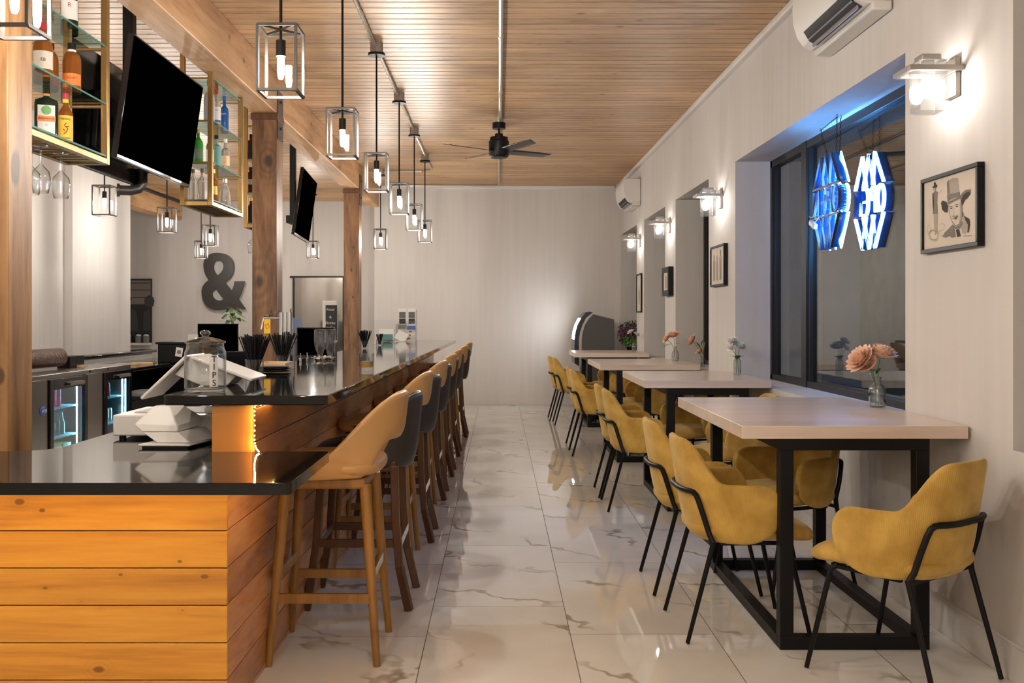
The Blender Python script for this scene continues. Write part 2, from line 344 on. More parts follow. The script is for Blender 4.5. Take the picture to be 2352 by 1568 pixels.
MT['whiskey'] = pm('whiskey', (.72,.40,.06), .05, trans=.6, ior=1.2)
MT['amp'] = pm('brown_metal', (.032,.026,.021), .45, var=(4,.12,(1,1,1)))
MT['pink'] = pm('pink_can', (.80,.08,.30), .3); MT['canred'] = pm('red_can', (.45,.03,.04), .3); MT['canblue'] = pm('blue_can', (.03,.07,.30), .3); MT['canor'] = pm('orange_can', (.8,.25,.03), .3)
MT['canwhite'] = pm('silver_can', (.6,.62,.62), .3, metal=.5)
MT['tray'] = wood('birch_tray', ((.55,.36,.18),(.66,.45,.25),(.72,.52,.31)), 'x', 8, .1, .5)
MT['outside'] = pm('outside_concrete', (.30,.32,.31), .9, var=(3,.2,(1,1,1)))

# ---------------------------------------------------------------- camera
cam = bpy.data.cameras.new('camera'); co = bpy.data.objects.new('camera', cam); COL.objects.link(co); sc.camera = co
cam.sensor_width = 36; cam.lens = 36 * F / 2352; co.location = (0, 0, CH); co.rotation_euler = (PI/2, 0, 0)
cam.shift_x = 30 / 2352; cam.shift_y = -56 / 2352; cam.clip_start = .05; cam.clip_end = 100

# ---------------------------------------------------------------- the room
ZC = 3.337
def XW(y): return 1.90 - .00625 * (y - 3.6)
# floor of tiles 0.606 x 1.211
PH = {0: 4.561, -1: 4.126, 1: 4.16, 2: 4.68, 3: 4.29}
t = M()
for c in range(-12, 4):
    x0 = -.3047 + c * .606; x1 = x0 + .606
    x0c = max(x0, -7.2); x1c = min(x1, 2.2)
    if x1c - x0c < .01: continue
    ph = PH.get(c, 4.3 + .41 * ((c * 7) % 3)); k = int((ph + 3.2) / 1.211) + 1
    y = ph - k * 1.211
    while y < 17.1:
        a, b_ = max(y, -3.2), min(y + 1.211, 17.1)
        if b_ > a + .01:
            g = .0016; ox, oy = R.uniform(0, 50), R.uniform(0, 50)
            q = [(x0c+g, a+g), (x1c-g, a+g), (x1c-g, b_-g), (x0c+g, b_-g)]
            t.add([(p[0], p[1], 0) for p in q], [(0,1,2,3)], [(p[0]-x0+ox, p[1]-y+oy) for p in q])
        y += 1.211
t.m = 1; t.box(-7.3, 2.3, -3.3, 17.2, -.05, -.0015)
struct(t.build('floor', [MT['floor'], MT['grout']]))
# ceiling boards running across the room
t = M(); y = -3.2; i = 0
while y < 17.1:
    t.box(-7.2, 2.2, y + .0075, y + .1105, ZC, ZC + .02); y += .118
t.m = 1; t.box(-7.3, 2.3, -3.3, 17.2, ZC + .012, ZC + .06)
struct(t.build('ceiling', [MT['ceil'], MT['ceilgap']]))
# right wall with five openings
OPEN = [(.6, 3.636), (4.585, 7.8), (8.76, 10.35), (10.98, 12.5), (13.14, 14.75)]
ZS, ZT = .848, 2.572
def seg(m, a, b, z0, z1): m.prism([(XW(a), a), (2.30, a), (2.30, b), (XW(b), b)], z0, z1)
t = M(); seg(t, -3.2, 15.15, 0, ZS); seg(t, -3.2, 15.15, ZT, ZC + .03)
e = [-3.2] + [k for o_ in OPEN for k in o_] + [15.15]
for a, b_ in zip(e[::2], e[1::2]): seg(t, a, b_, ZS, ZT)
struct(t.build('wall_right', MT['wall']))
t = M(); t.box(-1.815, 2.3, 15.0, 15.2, 0, ZC + .03); t.box(-1.9, -1.815, 15.0, 17.1, 0, ZC+.03) ; struct(t.build('wall_back', MT['wall']))
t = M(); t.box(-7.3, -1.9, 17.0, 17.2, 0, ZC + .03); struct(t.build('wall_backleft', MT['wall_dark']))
t = M(); t.box(-4.7, -4.5, -3.2, 11.8, 0, ZC + .03); t.box(-4.5, -4.42, 10.2, 11.8, 0, ZC + .03); struct(t.build('wall_left', MT['wall']))
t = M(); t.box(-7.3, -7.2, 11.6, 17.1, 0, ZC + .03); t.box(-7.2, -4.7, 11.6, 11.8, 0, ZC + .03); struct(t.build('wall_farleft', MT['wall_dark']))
t = M(); t.box(-4.7, 2.3, -3.3, -3.2, 0, ZC + .03); struct(t.build('wall_front', MT['wall']))
# baseboard and crown trims
t = M(); t.prism([(XW(-3)-.016, -3), (XW(-3)+.01, -3), (XW(14.98)+.01, 14.98), (XW(14.98)-.016, 14.98)], .0, .14)
t.prism([(XW(-3)-.024, -3), (XW(-3)+.01, -3), (XW(14.98)+.01, 14.98), (XW(14.98)-.024, 14.98)], .14, .15)
struct(t.build('baseboard_right', MT['wall'], bevel=.003))
t = M(); t.box(-1.8, 1.80, 14.984, 15.02, 0, .12); struct(t.build('baseboard_back', MT['wall'], bevel=.003))
t = M(); t.prism([(XW(-3)-.05, -3), (XW(-3)+.01, -3), (XW(14.98)+.01, 14.98), (XW(14.98)-.05, 14.98)], ZC - .045, ZC + .005)
struct(t.build('trim_1', MT['trimw'], bevel=.012))
t = M(); t.box(-1.8, 1.76, 14.965, 15.02, ZC - .045, ZC + .005); struct(t.build('trim_2', MT['trimw'], bevel=.012))
# windows
for i, (a, b_) in enumerate(OPEN):
    w = bpy.data.objects.new('window_%d' % i, None); COL.objects.link(w); w.location = (2.18, (a+b_)/2, ZS); struct(w)
    fr = M(); T_ = .055
    x0, x1 = 2.15, 2.21
    for ya, yb in ((a, a + T_), (b_ - T_, b_)): fr.box(x0, x1, ya, yb, ZS, ZT)
    fr.box(x0, x1, a, b_, ZS, ZS + .045); fr.box(x0, x1, a, b_, ZT - T_, ZT)
    if b_ - a > 2:
        mid = 6.93 if i == 1 else (a + b_) / 2
        fr.box(x0 - .005, x1, mid - .055, mid + .055, ZS, ZT); fr.box(x0 + .01, x1, mid + .055, mid + .085, ZS, ZT); fr.box(x0 + .01, x1, mid - .09, mid - .055, ZS, ZT)
    fr.box(x0 + .012, x1, b_ - .09, b_ - T_, ZS, ZT)
    fr.build('window_frame', MT['winframe'], w, world=True, bevel=.003)
    g = M(); g.box(2.185, 2.191, a + .02, b_ - .02, ZS + .02, ZT - .02); g.build('window_pane', MT['winglass'], w, world=True)
# ground and facade outside the windows
t = M(); t.box(2.3, 6.2, -4, 18, -.12, -.02); struct(t.build('pavement', MT['outside']))
t = M(); t.box(6.0, 6.3, -4, 30, -.1, 4.5); t.box(2.95, 3.3, 9.0, 9.5, 0, 3.6); struct(t.build('outside_facade', MT['outside']))
# window in the far left wall, a framed sheet of reflective glass
w = bpy.data.objects.new('window_9', None); COL.objects.link(w); w.location = (-3.1, 17, .9); struct(w)
fr = M(); fr.box(-3.60, -2.66, 16.94, 17.0, 2.02, 2.05); fr.box(-3.55, -3.52, 16.93, 17.0, .6, 2.03); fr.box(-2.69, -2.66, 16.93, 17.0, .6, 2.03); fr.box(-3.6, -2.66, 16.9, 17.0, .57, .6)
fr.build('window_frame', MT['winframe'], w, world=True, bevel=.003)
g = M(); g.box(-3.53, -2.68, 16.96, 16.97, .6, 2.03); g.build('window_pane', pm('mirror_glass', (.50,.46,.42), .06, metal=.85), w, world=True)

# ---------------------------------------------------------------- beams and posts
t = M(); t.box(-2.02, -1.82, -3.1, 14.96, 3.01, ZC - .001)
tag(t.build('ceiling_beam', MT['beam'], bevel=.008), 'long light timber beam running under the boards above the bar, carried by three posts', 'beam')
t = M(); t.box(-5.72, -5.47, 11.9, 16.98, 3.01, ZC - .001)
tag(t.build('ceiling_beam', MT['beam'], bevel=.008), 'reddish timber beam seen under the big front television, left of the black conduit', 'beam')
t = M(); t.tube([(-5.2, 11.9, 3.22), (-5.2, 16.95, 3.22)], .028)
tag(t.build('conduit_pipe', MT['black']), 'black pipe running beside the reddish timber beam on the left', 'pipe')
def post(y0, y1, label, mm, z0=0):
    p = thing('timber_post', label, 'post', (-1.92, (y0+y1)/2, z0), group='timber posts under the ceiling beam')
    b = M(); b.box(-2.02, -1.82, y0, y1, z0, 3.008); b.build('post_shaft', MT[mm], p, world=True, bevel=.006)
    b = M(); b.box(-2.03, -1.81, y0 - .012, y1 + .012, 2.955, 3.009); b.build('cap_block', MT['walnut'], p, world=True, bevel=.004)
    b = M(); b.box(-1.819, -1.811, y0 + .02, y1 - .02, 2.80, 3.20)
    for zz in (2.9, 3.12): b.cyl((-1.812, (y0+y1)/2, zz), (-1.80, (y0+y1)/2, zz), .012, n=8)
    b.build('steel_plate', MT['bronze'], p, world=True)
post(3.65, 3.84, 'large orange-lit timber post at the left edge, rising behind the low counter', 'post0')
post(8.05, 8.28, 'timber post with a big dark knot, in the middle between two televisions', 'post1')
post(12.8, 13.03, 'farthest timber post, narrow, right of the mirror-like far window', 'post2')

# ---------------------------------------------------------------- bar
def bx(y): return .0104 * (y - 3.56)       # the bar drifts slightly towards the room
bar = thing('bar_counter_base', 'plank-clad bar base, amber-lit boards in front and brown boards down the stool side', 'bar base', (-1.0, 3.3, 0))
PL = .1233
t = M()
z = .759 - 7 * PL
for k in range(8):
    z0 = max(.0, z); z1 = min(z + PL, .8135)
    if z1 > .01: t.box(-2.30, -.897, 3.247, 3.262, z0 + .001, z1 - .0025)
    z += PL
t.m = 1; t.box(-2.3, -.90, 3.256, 3.58, 0, .812)
t.build('front_planks', [MT['orange'], MT['seam']], bar, world=True, bevel=.002)
t = M(); z = .759 - 7 * PL
rr = random.Random(3); row = 0
while z < 1.02:
    z0 = max(0, z); z1 = min(z + PL, 1.019)
    y0 = 3.249
    while y0 < 12.15:
        y1 = min(12.15, y0 + rr.uniform(.7, 2.0))
        ya = y0 if z0 < .7 else max(y0, 3.60)
        if y1 > ya + .02:
            t.prism([(-.909 + bx(ya), ya), (-.895 + bx(ya), ya), (-.895 + bx(y1), y1 - .0015), (-.909 + bx(y1), y1 - .0015)], z0 + .001, z1 - .0025)
        y0 = y1
    z += PL
t.prism([(-.909, 3.249), (-.895, 3.249), (-.893, 3.60), (-.907, 3.60)], .760, .8125)
t.m = 1
t.prism([(-1.047, 3.60), (-.903, 3.60), (-.903 + bx(12.14), 12.14), (-1.047 + bx(12.14), 12.14)], 0, 1.019)
t.build('side_planks', [MT['side'], MT['seam']], bar, world=True, bevel=.002)
t = M(); t.box(-1.047, -.899, 3.588, 3.604, .0, 1.0195); t.build('end_panel', pm('amber_panel', (.52,.20,.03), .35, coat=.3, var=(3,.1,(2,1,1))), bar, world=True, bevel=.002)

def rounded(poly, r, n=4):
    out = []
    k = len(poly)
    for i in range(k):
        p = Vector(poly[i][:2]); a = Vector(poly[i-1][:2]); b = Vector(poly[(i+1) % k][:2]); rr_ = poly[i][2] if len(poly[i]) > 2 else r
        d1 = (a - p).normalized(); d2 = (b - p).normalized(); p1 = p + d1 * rr_; p2 = p + d2 * rr_
        for j in range(n + 1):
            s_ = j / n; out.append(tuple(p1 * (1-s_)**2 + p * 2 * s_ * (1-s_) + p2 * s_**2))
    return out
t = M()
t.prism(rounded([(-2.3, 2.909), (-.617, 2.909), (-.617, 3.596), (-.893, 3.596, .001), (-.893, 3.584, .001), (-1.05, 3.584, .001), (-1.05, 12.1, .001), (-1.645, 12.1, .02), (-1.645, 3.60, .14), (-2.3, 3.60)], .02), .814, .850)
tag(t.build('low_counter', MT['stone'], bevel=.004), 'low L-shaped polished black countertop, with the cash drawer on it', 'countertop')
t = M(); t.box(-1.60, -1.06, 3.66, 12.05, 0, .80); tag(t.build('work_cabinet', MT['black']), 'black underbar cabinet below the low countertop on the bartender side', 'cabinet')
t = M()
t.prism(rounded([(-1.217, 3.56), (-.62, 3.56), (-.62 + bx(12.2), 12.2), (-1.33, 12.2), (-1.33, 4.7, .2), (-1.217, 3.9, .1)], .02), 1.0205, 1.0565)
tag(t.build('raised_counter', MT['stone'], bevel=.004), 'long raised polished black bar top, with the tip jar and straws on it', 'countertop')
# amber strip lights under both overhangs
def strip(label, x0, x1, y0, y1, z):
    t = M(); t.box(x0, x1, y0, y1, z - .004, z); tag(t.build('light_strip', MT['amber']), label, 'light strip')
strip('amber light strip under the front overhang of the low counter', -2.2, -.90, 3.02, 3.028, .8135)
strip('amber light strip under the stool-side overhang of the low counter', -.70, -.692, 3.0, 3.55, .8135)
fl = thing('fairy_lights', 'string of glowing amber fairy lights down the corner below the raised bar top', 'string lights', (-.88, 3.585, .86))
pts = [(-.888, 3.582, 1.012), (-.889, 3.580, .98), (-.887, 3.58, .94), (-.889, 3.58, .90), (-.886, 3.58, .875), (-.880, 3.575, .862), (-.868, 3.56, .854)]
t = M(); t.tube(pts + [(-.84, 3.50, .852)], .0012, n=5); t.build('wire', MT['steelfr'], fl, world=True)
bd = M(); bd.ball((0,0,0), .0022, 8, 6); b0 = bd.build('bulb', MT['amberbead'], fl)
for i in range(14):
    o_ = b0 if i == 0 else b0.copy()
    if i: COL.objects.link(o_); o_.parent = fl
    q = i / 13 * (len(pts) - 1); k = min(int(q), len(pts) - 2); p = Vector(pts[k]).lerp(Vector(pts[k+1]), q - k)
    o_.location = p - fl.location + Vector((0, -.003, 0))
for i in range(5):
    o_ = b0.copy(); COL.objects.link(o_); o_.parent = fl; o_.location = Vector((-.878, 3.63 + .05 * i, 1.016)) - fl.location
t = M(); t.tube([(-.888, 3.582, 1.012), (-.878, 3.62, 1.0185), (-.878, 3.9, 1.0185)], .0012, n=5); t.build('wire', MT['steelfr'], fl, world=True)

# ---------------------------------------------------------------- pendants
def make_pendant():
    p = thing('pendant_lantern', 'x', 'pendant lamp')
    w = .0775; zt, zb = 2.525, 2.262; r = .0055; p.location = (0, 0, ZC)
    f = M()
    for sx in (-w, w):
        for sy in (-w, w): f.bar((sx, sy, zb), (sx, sy, zt), r * 2)
    for z in (zb, zt):
        for sx in (-w, w): f.bar((sx, -w, z), (sx, w, z), r * 2)
        for sy in (-w, w): f.bar((-w, sy, z), (w, sy, z), r * 2)
    for sx, sy in ((w, w), (-w, w)): f.bar((-sx, -sy, zt), (sx, sy, zt), .008)
    f.build('frame', MT['bronze'], p, loc=(0,0,-ZC))
    g = M()
    for s_ in (-1, 1):
        a = w * s_
        g.add([(a,-w,zb),(a,w,zb),(a,w,zt),(a,-w,zt)], [(0,1,2,3)]); g.add([(-w,a,zb),(w,a,zb),(w,a,zt),(-w,a,zt)], [(0,1,2,3)])
    g.build('glass_panes', MT['pane'], p, loc=(0,0,-ZC))
    s = M(); s.cyl((0,0,zt), (0,0,3.26), .0065, n=10); s.build('rod', MT['steelfr'], p, loc=(0,0,-ZC))
    s = M(); s.cyl((0,0,zt-.045), (0,0,zt-.11), .02, n=16); s.cyl((0,0,zt), (0,0,zt-.045), .006, n=8); s.build('socket', MT['steelfr'], p, loc=(0,0,-ZC))
    s = M(); s.cyl((0,0,3.245), (0,0,3.262), .062, n=28); s.build('canopy', MT['steelfr'], p, loc=(0,0,-ZC))
    s = M(); s.cyl((0,0,3.262), (0,0,3.3365), .047, n=8); s.build('junction_box', MT['nickel'], p, loc=(0,0,-ZC))
    s = M(); s.lathe([(.001,-.205),(.008,-.203),(.0125,-.19),(.014,-.17),(.014,-.11)], (0,0,zt), 12); s.build('bulb', MT['bulb'], p, loc=(0,0,-ZC))
    return p
pn = make_pendant()
RB = 'row of glass lanterns over the stools'
PEN = [(-.90, 4.06, 'largest fully visible glass lantern, nearest of the row over the stools', RB),
 (-.90, 5.66, 'glass lantern second in the row over the stools', RB),
 (-.893, 7.18, 'glass lantern third in the row over the stools, in front of the beam end', RB),
 (-.89, 8.78, 'glass lantern fourth in the row over the stools, against the back wall', RB),
 (-.895, 10.4, 'glass lantern fifth in the row over the stools, partly behind the fourth', RB),
 (-.91, 12.1, 'glass lantern last and smallest in the row over the stools', RB),
 (-1.565, 3.18, 'very bright glass lantern cut off by the top left corner, before the orange-lit post', None),
 (-1.60, 13.3, 'small low glass lantern right of the farthest timber post', None),
 (-3.58, 8.93, 'glass lantern hanging below the elbow pipe of the televisions', 'lanterns over the back bar'),
 (-3.61, 10.7, 'glass lantern in front of the reddish timber beam, left of the ampersand', 'lanterns over the back bar'),
 (-3.74, 12.75, 'glass lantern just below the brass shelf unit, upper right of two overlapping ones', 'lanterns over the back bar'),
 (-4.66, 15.4, 'small glass lantern touching the top left of the ampersand', None),
 (-2.91, 15.4, 'small glass lantern hanging below the second television', None),
 (-.90, 2.45, 'glass lantern over the low counter, above the view', RB), (-.90, .85, 'glass lantern beside the camera, out of view', RB), (-.9, -1.0, 'glass lantern behind the camera over the aisle', RB),
 (-3.58, 6.6, 'glass lantern over the back bar behind the orange-lit post', 'lanterns over the back bar'), (-3.58, 3.6, 'glass lantern left of the view over the back bar', 'lanterns over the back bar')]
PEN += [(x, y, 'glass lantern added behind the camera for fill light, out of view', 'fill lanterns added behind the camera') for x, y in ((.75,-.6), (.75,-2.3), (-2.4,-1.2), (-3.4,1.2), (-.9,-2.6))]  # unseen extra lanterns, added to brighten the near end of the room
for i, (x, y, lb, gp) in enumerate(PEN):
    if i == 0: pn.location = (x, y, ZC); pn['label'] = lb; pn['group'] = gp
    else:
        q = dup(pn, (x, y, ZC), label=lb)
        if gp: q['group'] = gp
        elif 'group' in q: del q['group']
t = M(); t.tube([(-.9, -2.5, 3.318), (-.9, 13.2, 3.318), (-1.05, 13.35, 3.318), (-1.78, 13.4, 3.318)], .013, n=8)
for y in (4.9, 6.4, 8.0, 9.6, 11.2): t.tube([(-.9, y, 3.318), (-.9, y + .05, 3.318)], .018, n=8)
tag(t.build('conduit_pipe', MT['galv']), 'galvanised conduit linking the ceiling boxes of the lanterns over the stools', 'pipe')
t = M(); t.tube([(.014, -2.5, 3.315), (.012, 9.86, 3.315)], .016, n=8); t.tube([(.0, 9.96, 3.315), (.0, 14.7, 3.315), (-.06, 14.78, 3.315), (-1.7, 14.8, 3.315)], .013, n=8)
for y in (6.9, 8.6, 11.6): t.tube([(.012, y, 3.315), (.012, y + .05, 3.315)], .021, n=8)
tag(t.build('conduit_pipe', MT['galv']), 'galvanised conduit running down the middle of the ceiling to the fan', 'pipe')

# ceiling fan
fan = thing('ceiling_fan', 'black four-bladed ceiling fan hanging from the middle of the board ceiling', 'ceiling fan', (0, 9.9, ZC))
s = M(); s.cyl((0,0,0), (0,0,-.05), .05, n=12); s.build('junction_box', MT['galv'], fan)
s = M(); s.cyl((0,0,-.045), (0,0,-.105), .066, n=28); s.build('canopy', MT['black'], fan)
s = M(); s.cyl((0,0,-.10), (0,0,-.17), .011, n=10); s.build('downrod', MT['black'], fan)
s = M(); s.lathe([(.001,-.155),(.04,-.155),(.042,-.19),(.09,-.19),(.092,-.225),(.102,-.23),(.102,-.37),(.085,-.395),(.001,-.398)], n=32); s.build('motor', MT['black'], fan, sharp=50)
for k in range(4):
    a = rad(33 + 90 * k); s = M()
    def fn(u, v):
        r = .09 + u * .53; c = .052 + .012 * math.sin(u * PI) - .01 * u; w = (v - .5) * 2 * c
        x_ = r - (.05 * (v) if u > .95 else 0); zz = -.325 - w * .22 + .01 * u
        return (x_ * math.cos(a) - w * math.sin(a), x_ * math.sin(a) + w * math.cos(a), zz)
    s.grid(fn, 14, 4); s.build('blade', MT['bronze'], fan, solid=.006)

# ---------------------------------------------------------------- sconces
def make_sconce():
    p = thing('wall_sconce', 'x', 'wall lamp', group='nickel sconces on the window wall')
    s = M(); s.box(-.022, 0, -.05, .05, -.075, .085); s.build('backplate', MT['nickel'], p, bevel=.003)
    s = M(); r = .011
    s.box(-.225, 0, -.086, -.066, .022, .044); s.box(-.225, 0, .066, .086, .022, .044); s.box(-.225, -.205, -.066, .066, .022, .044); s.box(-.03, -.022, -.066, .066, .022, .044)
    s.build('arm_frame', MT['nickel'], p, bevel=.002)
    s = M(); s.box(-.155, -.075, -.04, .04, .078, .100); s.box(-.135, -.095, -.02, .02, .04, .08); s.build('cap', MT['nickel'], p, bevel=.003)
    s = M(); a, b_ = .056, .050
    def ring(h, z): return [(-.115-h,-h,z),(-.115+h,-h,z),(-.115+h,h,z),(-.115-h,h,z)]
    r0, r1, r2 = ring(.035,.078), ring(a,.070), ring(b_,-.135)
    s.add(r0 + r1 + r2, [(i, (i+1)%4, 4+(i+1)%4, 4+i) for i in range(4)] + [(4+i, 4+(i+1)%4, 8+(i+1)%4, 8+i) for i in range(4)] + [(8,9,10,11)])
    s.build('glass_shade', MT['shade'], p, solid=.004, bevel=.004, sharp=30)
    s = M(); s.ball((-.115,0,-.03), (.030,.030,.048), 10, 7); s.build('bulb', MT['sbulb'], p)
    return p
SN = [(4.09, 'large nickel sconce with clear glass shade above the cowboy drawing, right of the neon sign'),
      (8.27, 'second nickel sconce, above the framed drawing left of the big window'),
      (10.66, 'third nickel sconce, above the thick black frame'), (12.82, 'farthest nickel sconce, left of the third, above the tall narrow frame')]
s0 = make_sconce()
for i, (y, lb) in enumerate(SN):
    if i == 0: s0.location = (XW(y), y, 2.325); s0['label'] = lb
    else: dup(s0, (XW(y), y, 2.325), label=lb)
dup(s0, (XW(0), 0, 2.325), label='unseen nickel sconce added for fill light on the window wall behind the camera')  # unseen sconce added to light the foreground

# ---------------------------------------------------------------- dining tables
def make_table(name_label, x0, x1, y0, y1, rot=0):
    cx, cy = (x0+x1)/2, (y0+y1)/2; w, d = (x1-x0)/2, (y1-y0)/2
    p = thing('dining_table', name_label, 'table', (cx, cy, 0), rad(rot), 'oak-topped tables along the window wall')
    t = M(); t.box(-w, w, -d, d, .851, .903); t.build('tabletop', MT['oak'], p, bevel=.002)
    q = .055; fx0, fx1 = -w + .155, w - .150; fy0, fy1 = -d + .012, d - .10
    for ya in (fy0, fy1 - q):
        t = M()
        t.box(fx0, fx1, ya, ya + q, .803, .8505); t.box(fx0, fx1, ya, ya + q, 0, .052)
        t.box(fx0, fx0 + q, ya, ya + q, .052, .803); t.box(fx1 - q, fx1, ya, ya + q, .052, .803)
        t.build('end_frame', MT['steelfr'], p, bevel=.002)
    for xa in (fx0, fx1 - q):
        t = M(); t.box(xa, xa + q, fy0 + q, fy1 - q, 0, .045); t.build('floor_rail', MT['steelfr'], p, bevel=.002)
        t = M(); t.box(xa, xa + q, fy0 + q, fy1 - q, .803, .8505); t.build('top_rail', MT['steelfr'], p, bevel=.002)
    return p
make_table('nearest oak-topped black steel table, with the peach flowers in a ribbed vase', .977, 1.885, 3.95, 5.37)
make_table('second oak-topped black steel table, with the white flowers', 1.005, 1.875, 6.77, 8.0, 0)
make_table('third oak-topped black steel table, with the orange flowers', .933, 1.855, 9.06, 10.35)
make_table('farthest oak-topped black steel table, in front of the dark kiosk', .925, 1.83, 11.96, 13.0)

# ---------------------------------------------------------------- armchairs
def sstep(a, b, x):
    t_ = min(1, max(0, (x - a) / (b - a))); return t_ * t_ * (3 - 2 * t_)
def shell(a, b, y0, n, topf, botf, lean, flare, nu=40, nv=10, ze=.42):
    """wrap-around chair shell; phi runs left-front, round the back, right-front"""
    m = M(); e_ = 2 / n
    def fn(u, v):
        ph = PI * (u - .10 * math.sin(2 * PI * u)); c_, s_ = math.cos(ph), abs(math.sin(ph))
        z = botf(s_) + (topf(s_) - botf(s_)) * v
        h = (z - ze) / .42
        x = -(a + flare * h) * math.copysign(abs(c_) ** e_, c_); y = y0 - b * abs(s_) ** e_ - lean * h * s_
        tuck = .04 * max(0, 1 - v * 3) ** 2
        x *= 1 - tuck; y += tuck * .4 * s_
        return (x, y, z)
    return m.grid(fn, nu, nv, lambda u, v: (u, v))
def make_armchair():
    p = thing('armchair', 'x', 'chair')
    B_ = .34
    def arc(s_, rr_):
        t_ = min(1, B_ * s_ ** (2/2.7) / rr_); return 1 - math.sqrt(max(0, 1 - (1 - t_) ** 2))
    def top(s_): return .652 + .178 * sstep(.55, .97, s_) - .085 * arc(s_, .085)
    def bot(s_): return .402 + .125 * arc(s_, .17)
    m = shell(.268, B_, .135, 2.7, top, bot, .070, .012, nu=60, nv=12)
    m.build('backrest', MT['mustard'], p, solid=.032, sub=1)
    s = M()
    def fn(u, v):
        t_ = 2 * PI * u; ph = PI * (v - .5)
        def sg(x, e_): return math.copysign(abs(x) ** e_, x)
        x = .228 * sg(math.cos(ph), .35) * sg(math.cos(t_), .55); y = .055 + .262 * sg(math.cos(ph), .35) * sg(math.sin(t_), .55)
        z = .452 + .042 * sg(math.sin(ph), .8)
        if y > .12: z -= .10 * ((y - .12) / .2) ** 2 * .35; 
        return (x, y, z)
    s.grid(fn, 40, 14, lambda u, v: (.5 * (1 + .9 * math.cos(2 * PI * u) * abs(math.cos(PI * (v - .5))) ** .3), v)); s.build('seat', MT['mustard'], p)
    fr = M()
    def hug(ph, z, off=.0125):
        c_, s_ = math.cos(ph), math.sin(ph); h = (z - .42) / .42; x = -(.268 + .012*h + off) * math.copysign(abs(c_) ** .74, c_); y = .135 - (B_ + off) * s_ ** .74 - .070 * h * s_
        return (x, y, z)
    half = [(-.215,-.14,.408), hug(rad(50), .44, .006), hug(rad(53), .52), hug(rad(56), .575), hug(rad(58), .600), hug(rad(61), .612)] + [hug(rad(a), .614) for a in (65, 70, 76, 83)]
    fr.tube(half + [(-x, y, z) for x, y, z in half[::-1]], .0115, n=10)
    fr.box(-.215, .215, -.15, -.13, .396, .410); fr.box(-.2, .2, .16, .18, .398, .414); fr.box(-.2, -.18, -.1, .17, .396, .41); fr.box(.18, .2, -.1, .17, .396, .41)
    fr.build('frame', MT['steelfr'], p)
    for sx in (-1, 1):
        l = M(); l.tube([(sx*.215, -.14, .415), (sx*.215, -.145, .39), (sx*.228, -.25, 0.004)], .0125, n=10, r_end=.009); l.build('leg', MT['steelfr'], p)
        l = M(); l.tube([(sx*.19, .16, .41), (sx*.205, .178, .39), (sx*.238, .262, 0.004)], .0125, n=10, r_end=.009); l.build('leg', MT['steelfr'], p)
    return p
A0 = make_armchair()
G = 'mustard armchairs on the aisle side'; H = 'mustard armchairs on the window side'
CH_ = [(1.015, 4.27, -88, 'front mustard armchair on the aisle side of the nearest table', G),
 (.995, 4.95, -90, 'mustard armchair directly behind the front one, aisle side of the nearest table', G),
 (1.0, 6.98, -90, 'nearer aisle-side mustard armchair at the second table', G), (.995, 7.50, -91, 'farther aisle-side mustard armchair at the second table', G),
 (.955, 9.66, -90, 'nearer aisle-side mustard armchair at the third table', G), (.96, 10.18, -90, 'farther aisle-side mustard armchair at the third table', G),
 (.94, 12.37, -90, 'nearer aisle-side mustard armchair at the farthest table', G), (.905, 12.89, -90, 'farther aisle-side mustard armchair at the farthest table, against the back wall', G),
 (1.523, 3.695, 37.3, 'large mustard armchair in the right foreground, pulled out beside the wall, back to the camera', None),
 (1.46, 5.02, 112, 'window-side mustard armchair tucked under the nearest table, seen between its black legs', H),
 (1.56, 6.50, 92, 'window-side mustard armchair at the near end of the second table', H), (1.53, 7.72, 118, 'window-side mustard armchair at the far end of the second table, facing the camera', H),
 (1.50, 9.65, 92, 'nearer window-side mustard armchair under the third table', H), (1.50, 10.30, 95, 'farther window-side mustard armchair under the third table', H),
 (1.48, 12.35, 92, 'nearer window-side mustard armchair under the farthest table', H), (1.48, 13.0, 95, 'farther window-side mustard armchair under the farthest table', H)]
for i, (x, y, r, lb, g) in enumerate(CH_):
    if i == 0: A0.location = (x, y, 0); A0.rotation_euler = (0, 0, rad(r)); A0['label'] = lb; A0['group'] = g
    else:
        q = dup(A0, (x, y, 0), rad(r), lb)
        if g: q['group'] = g
        else: del q['group']

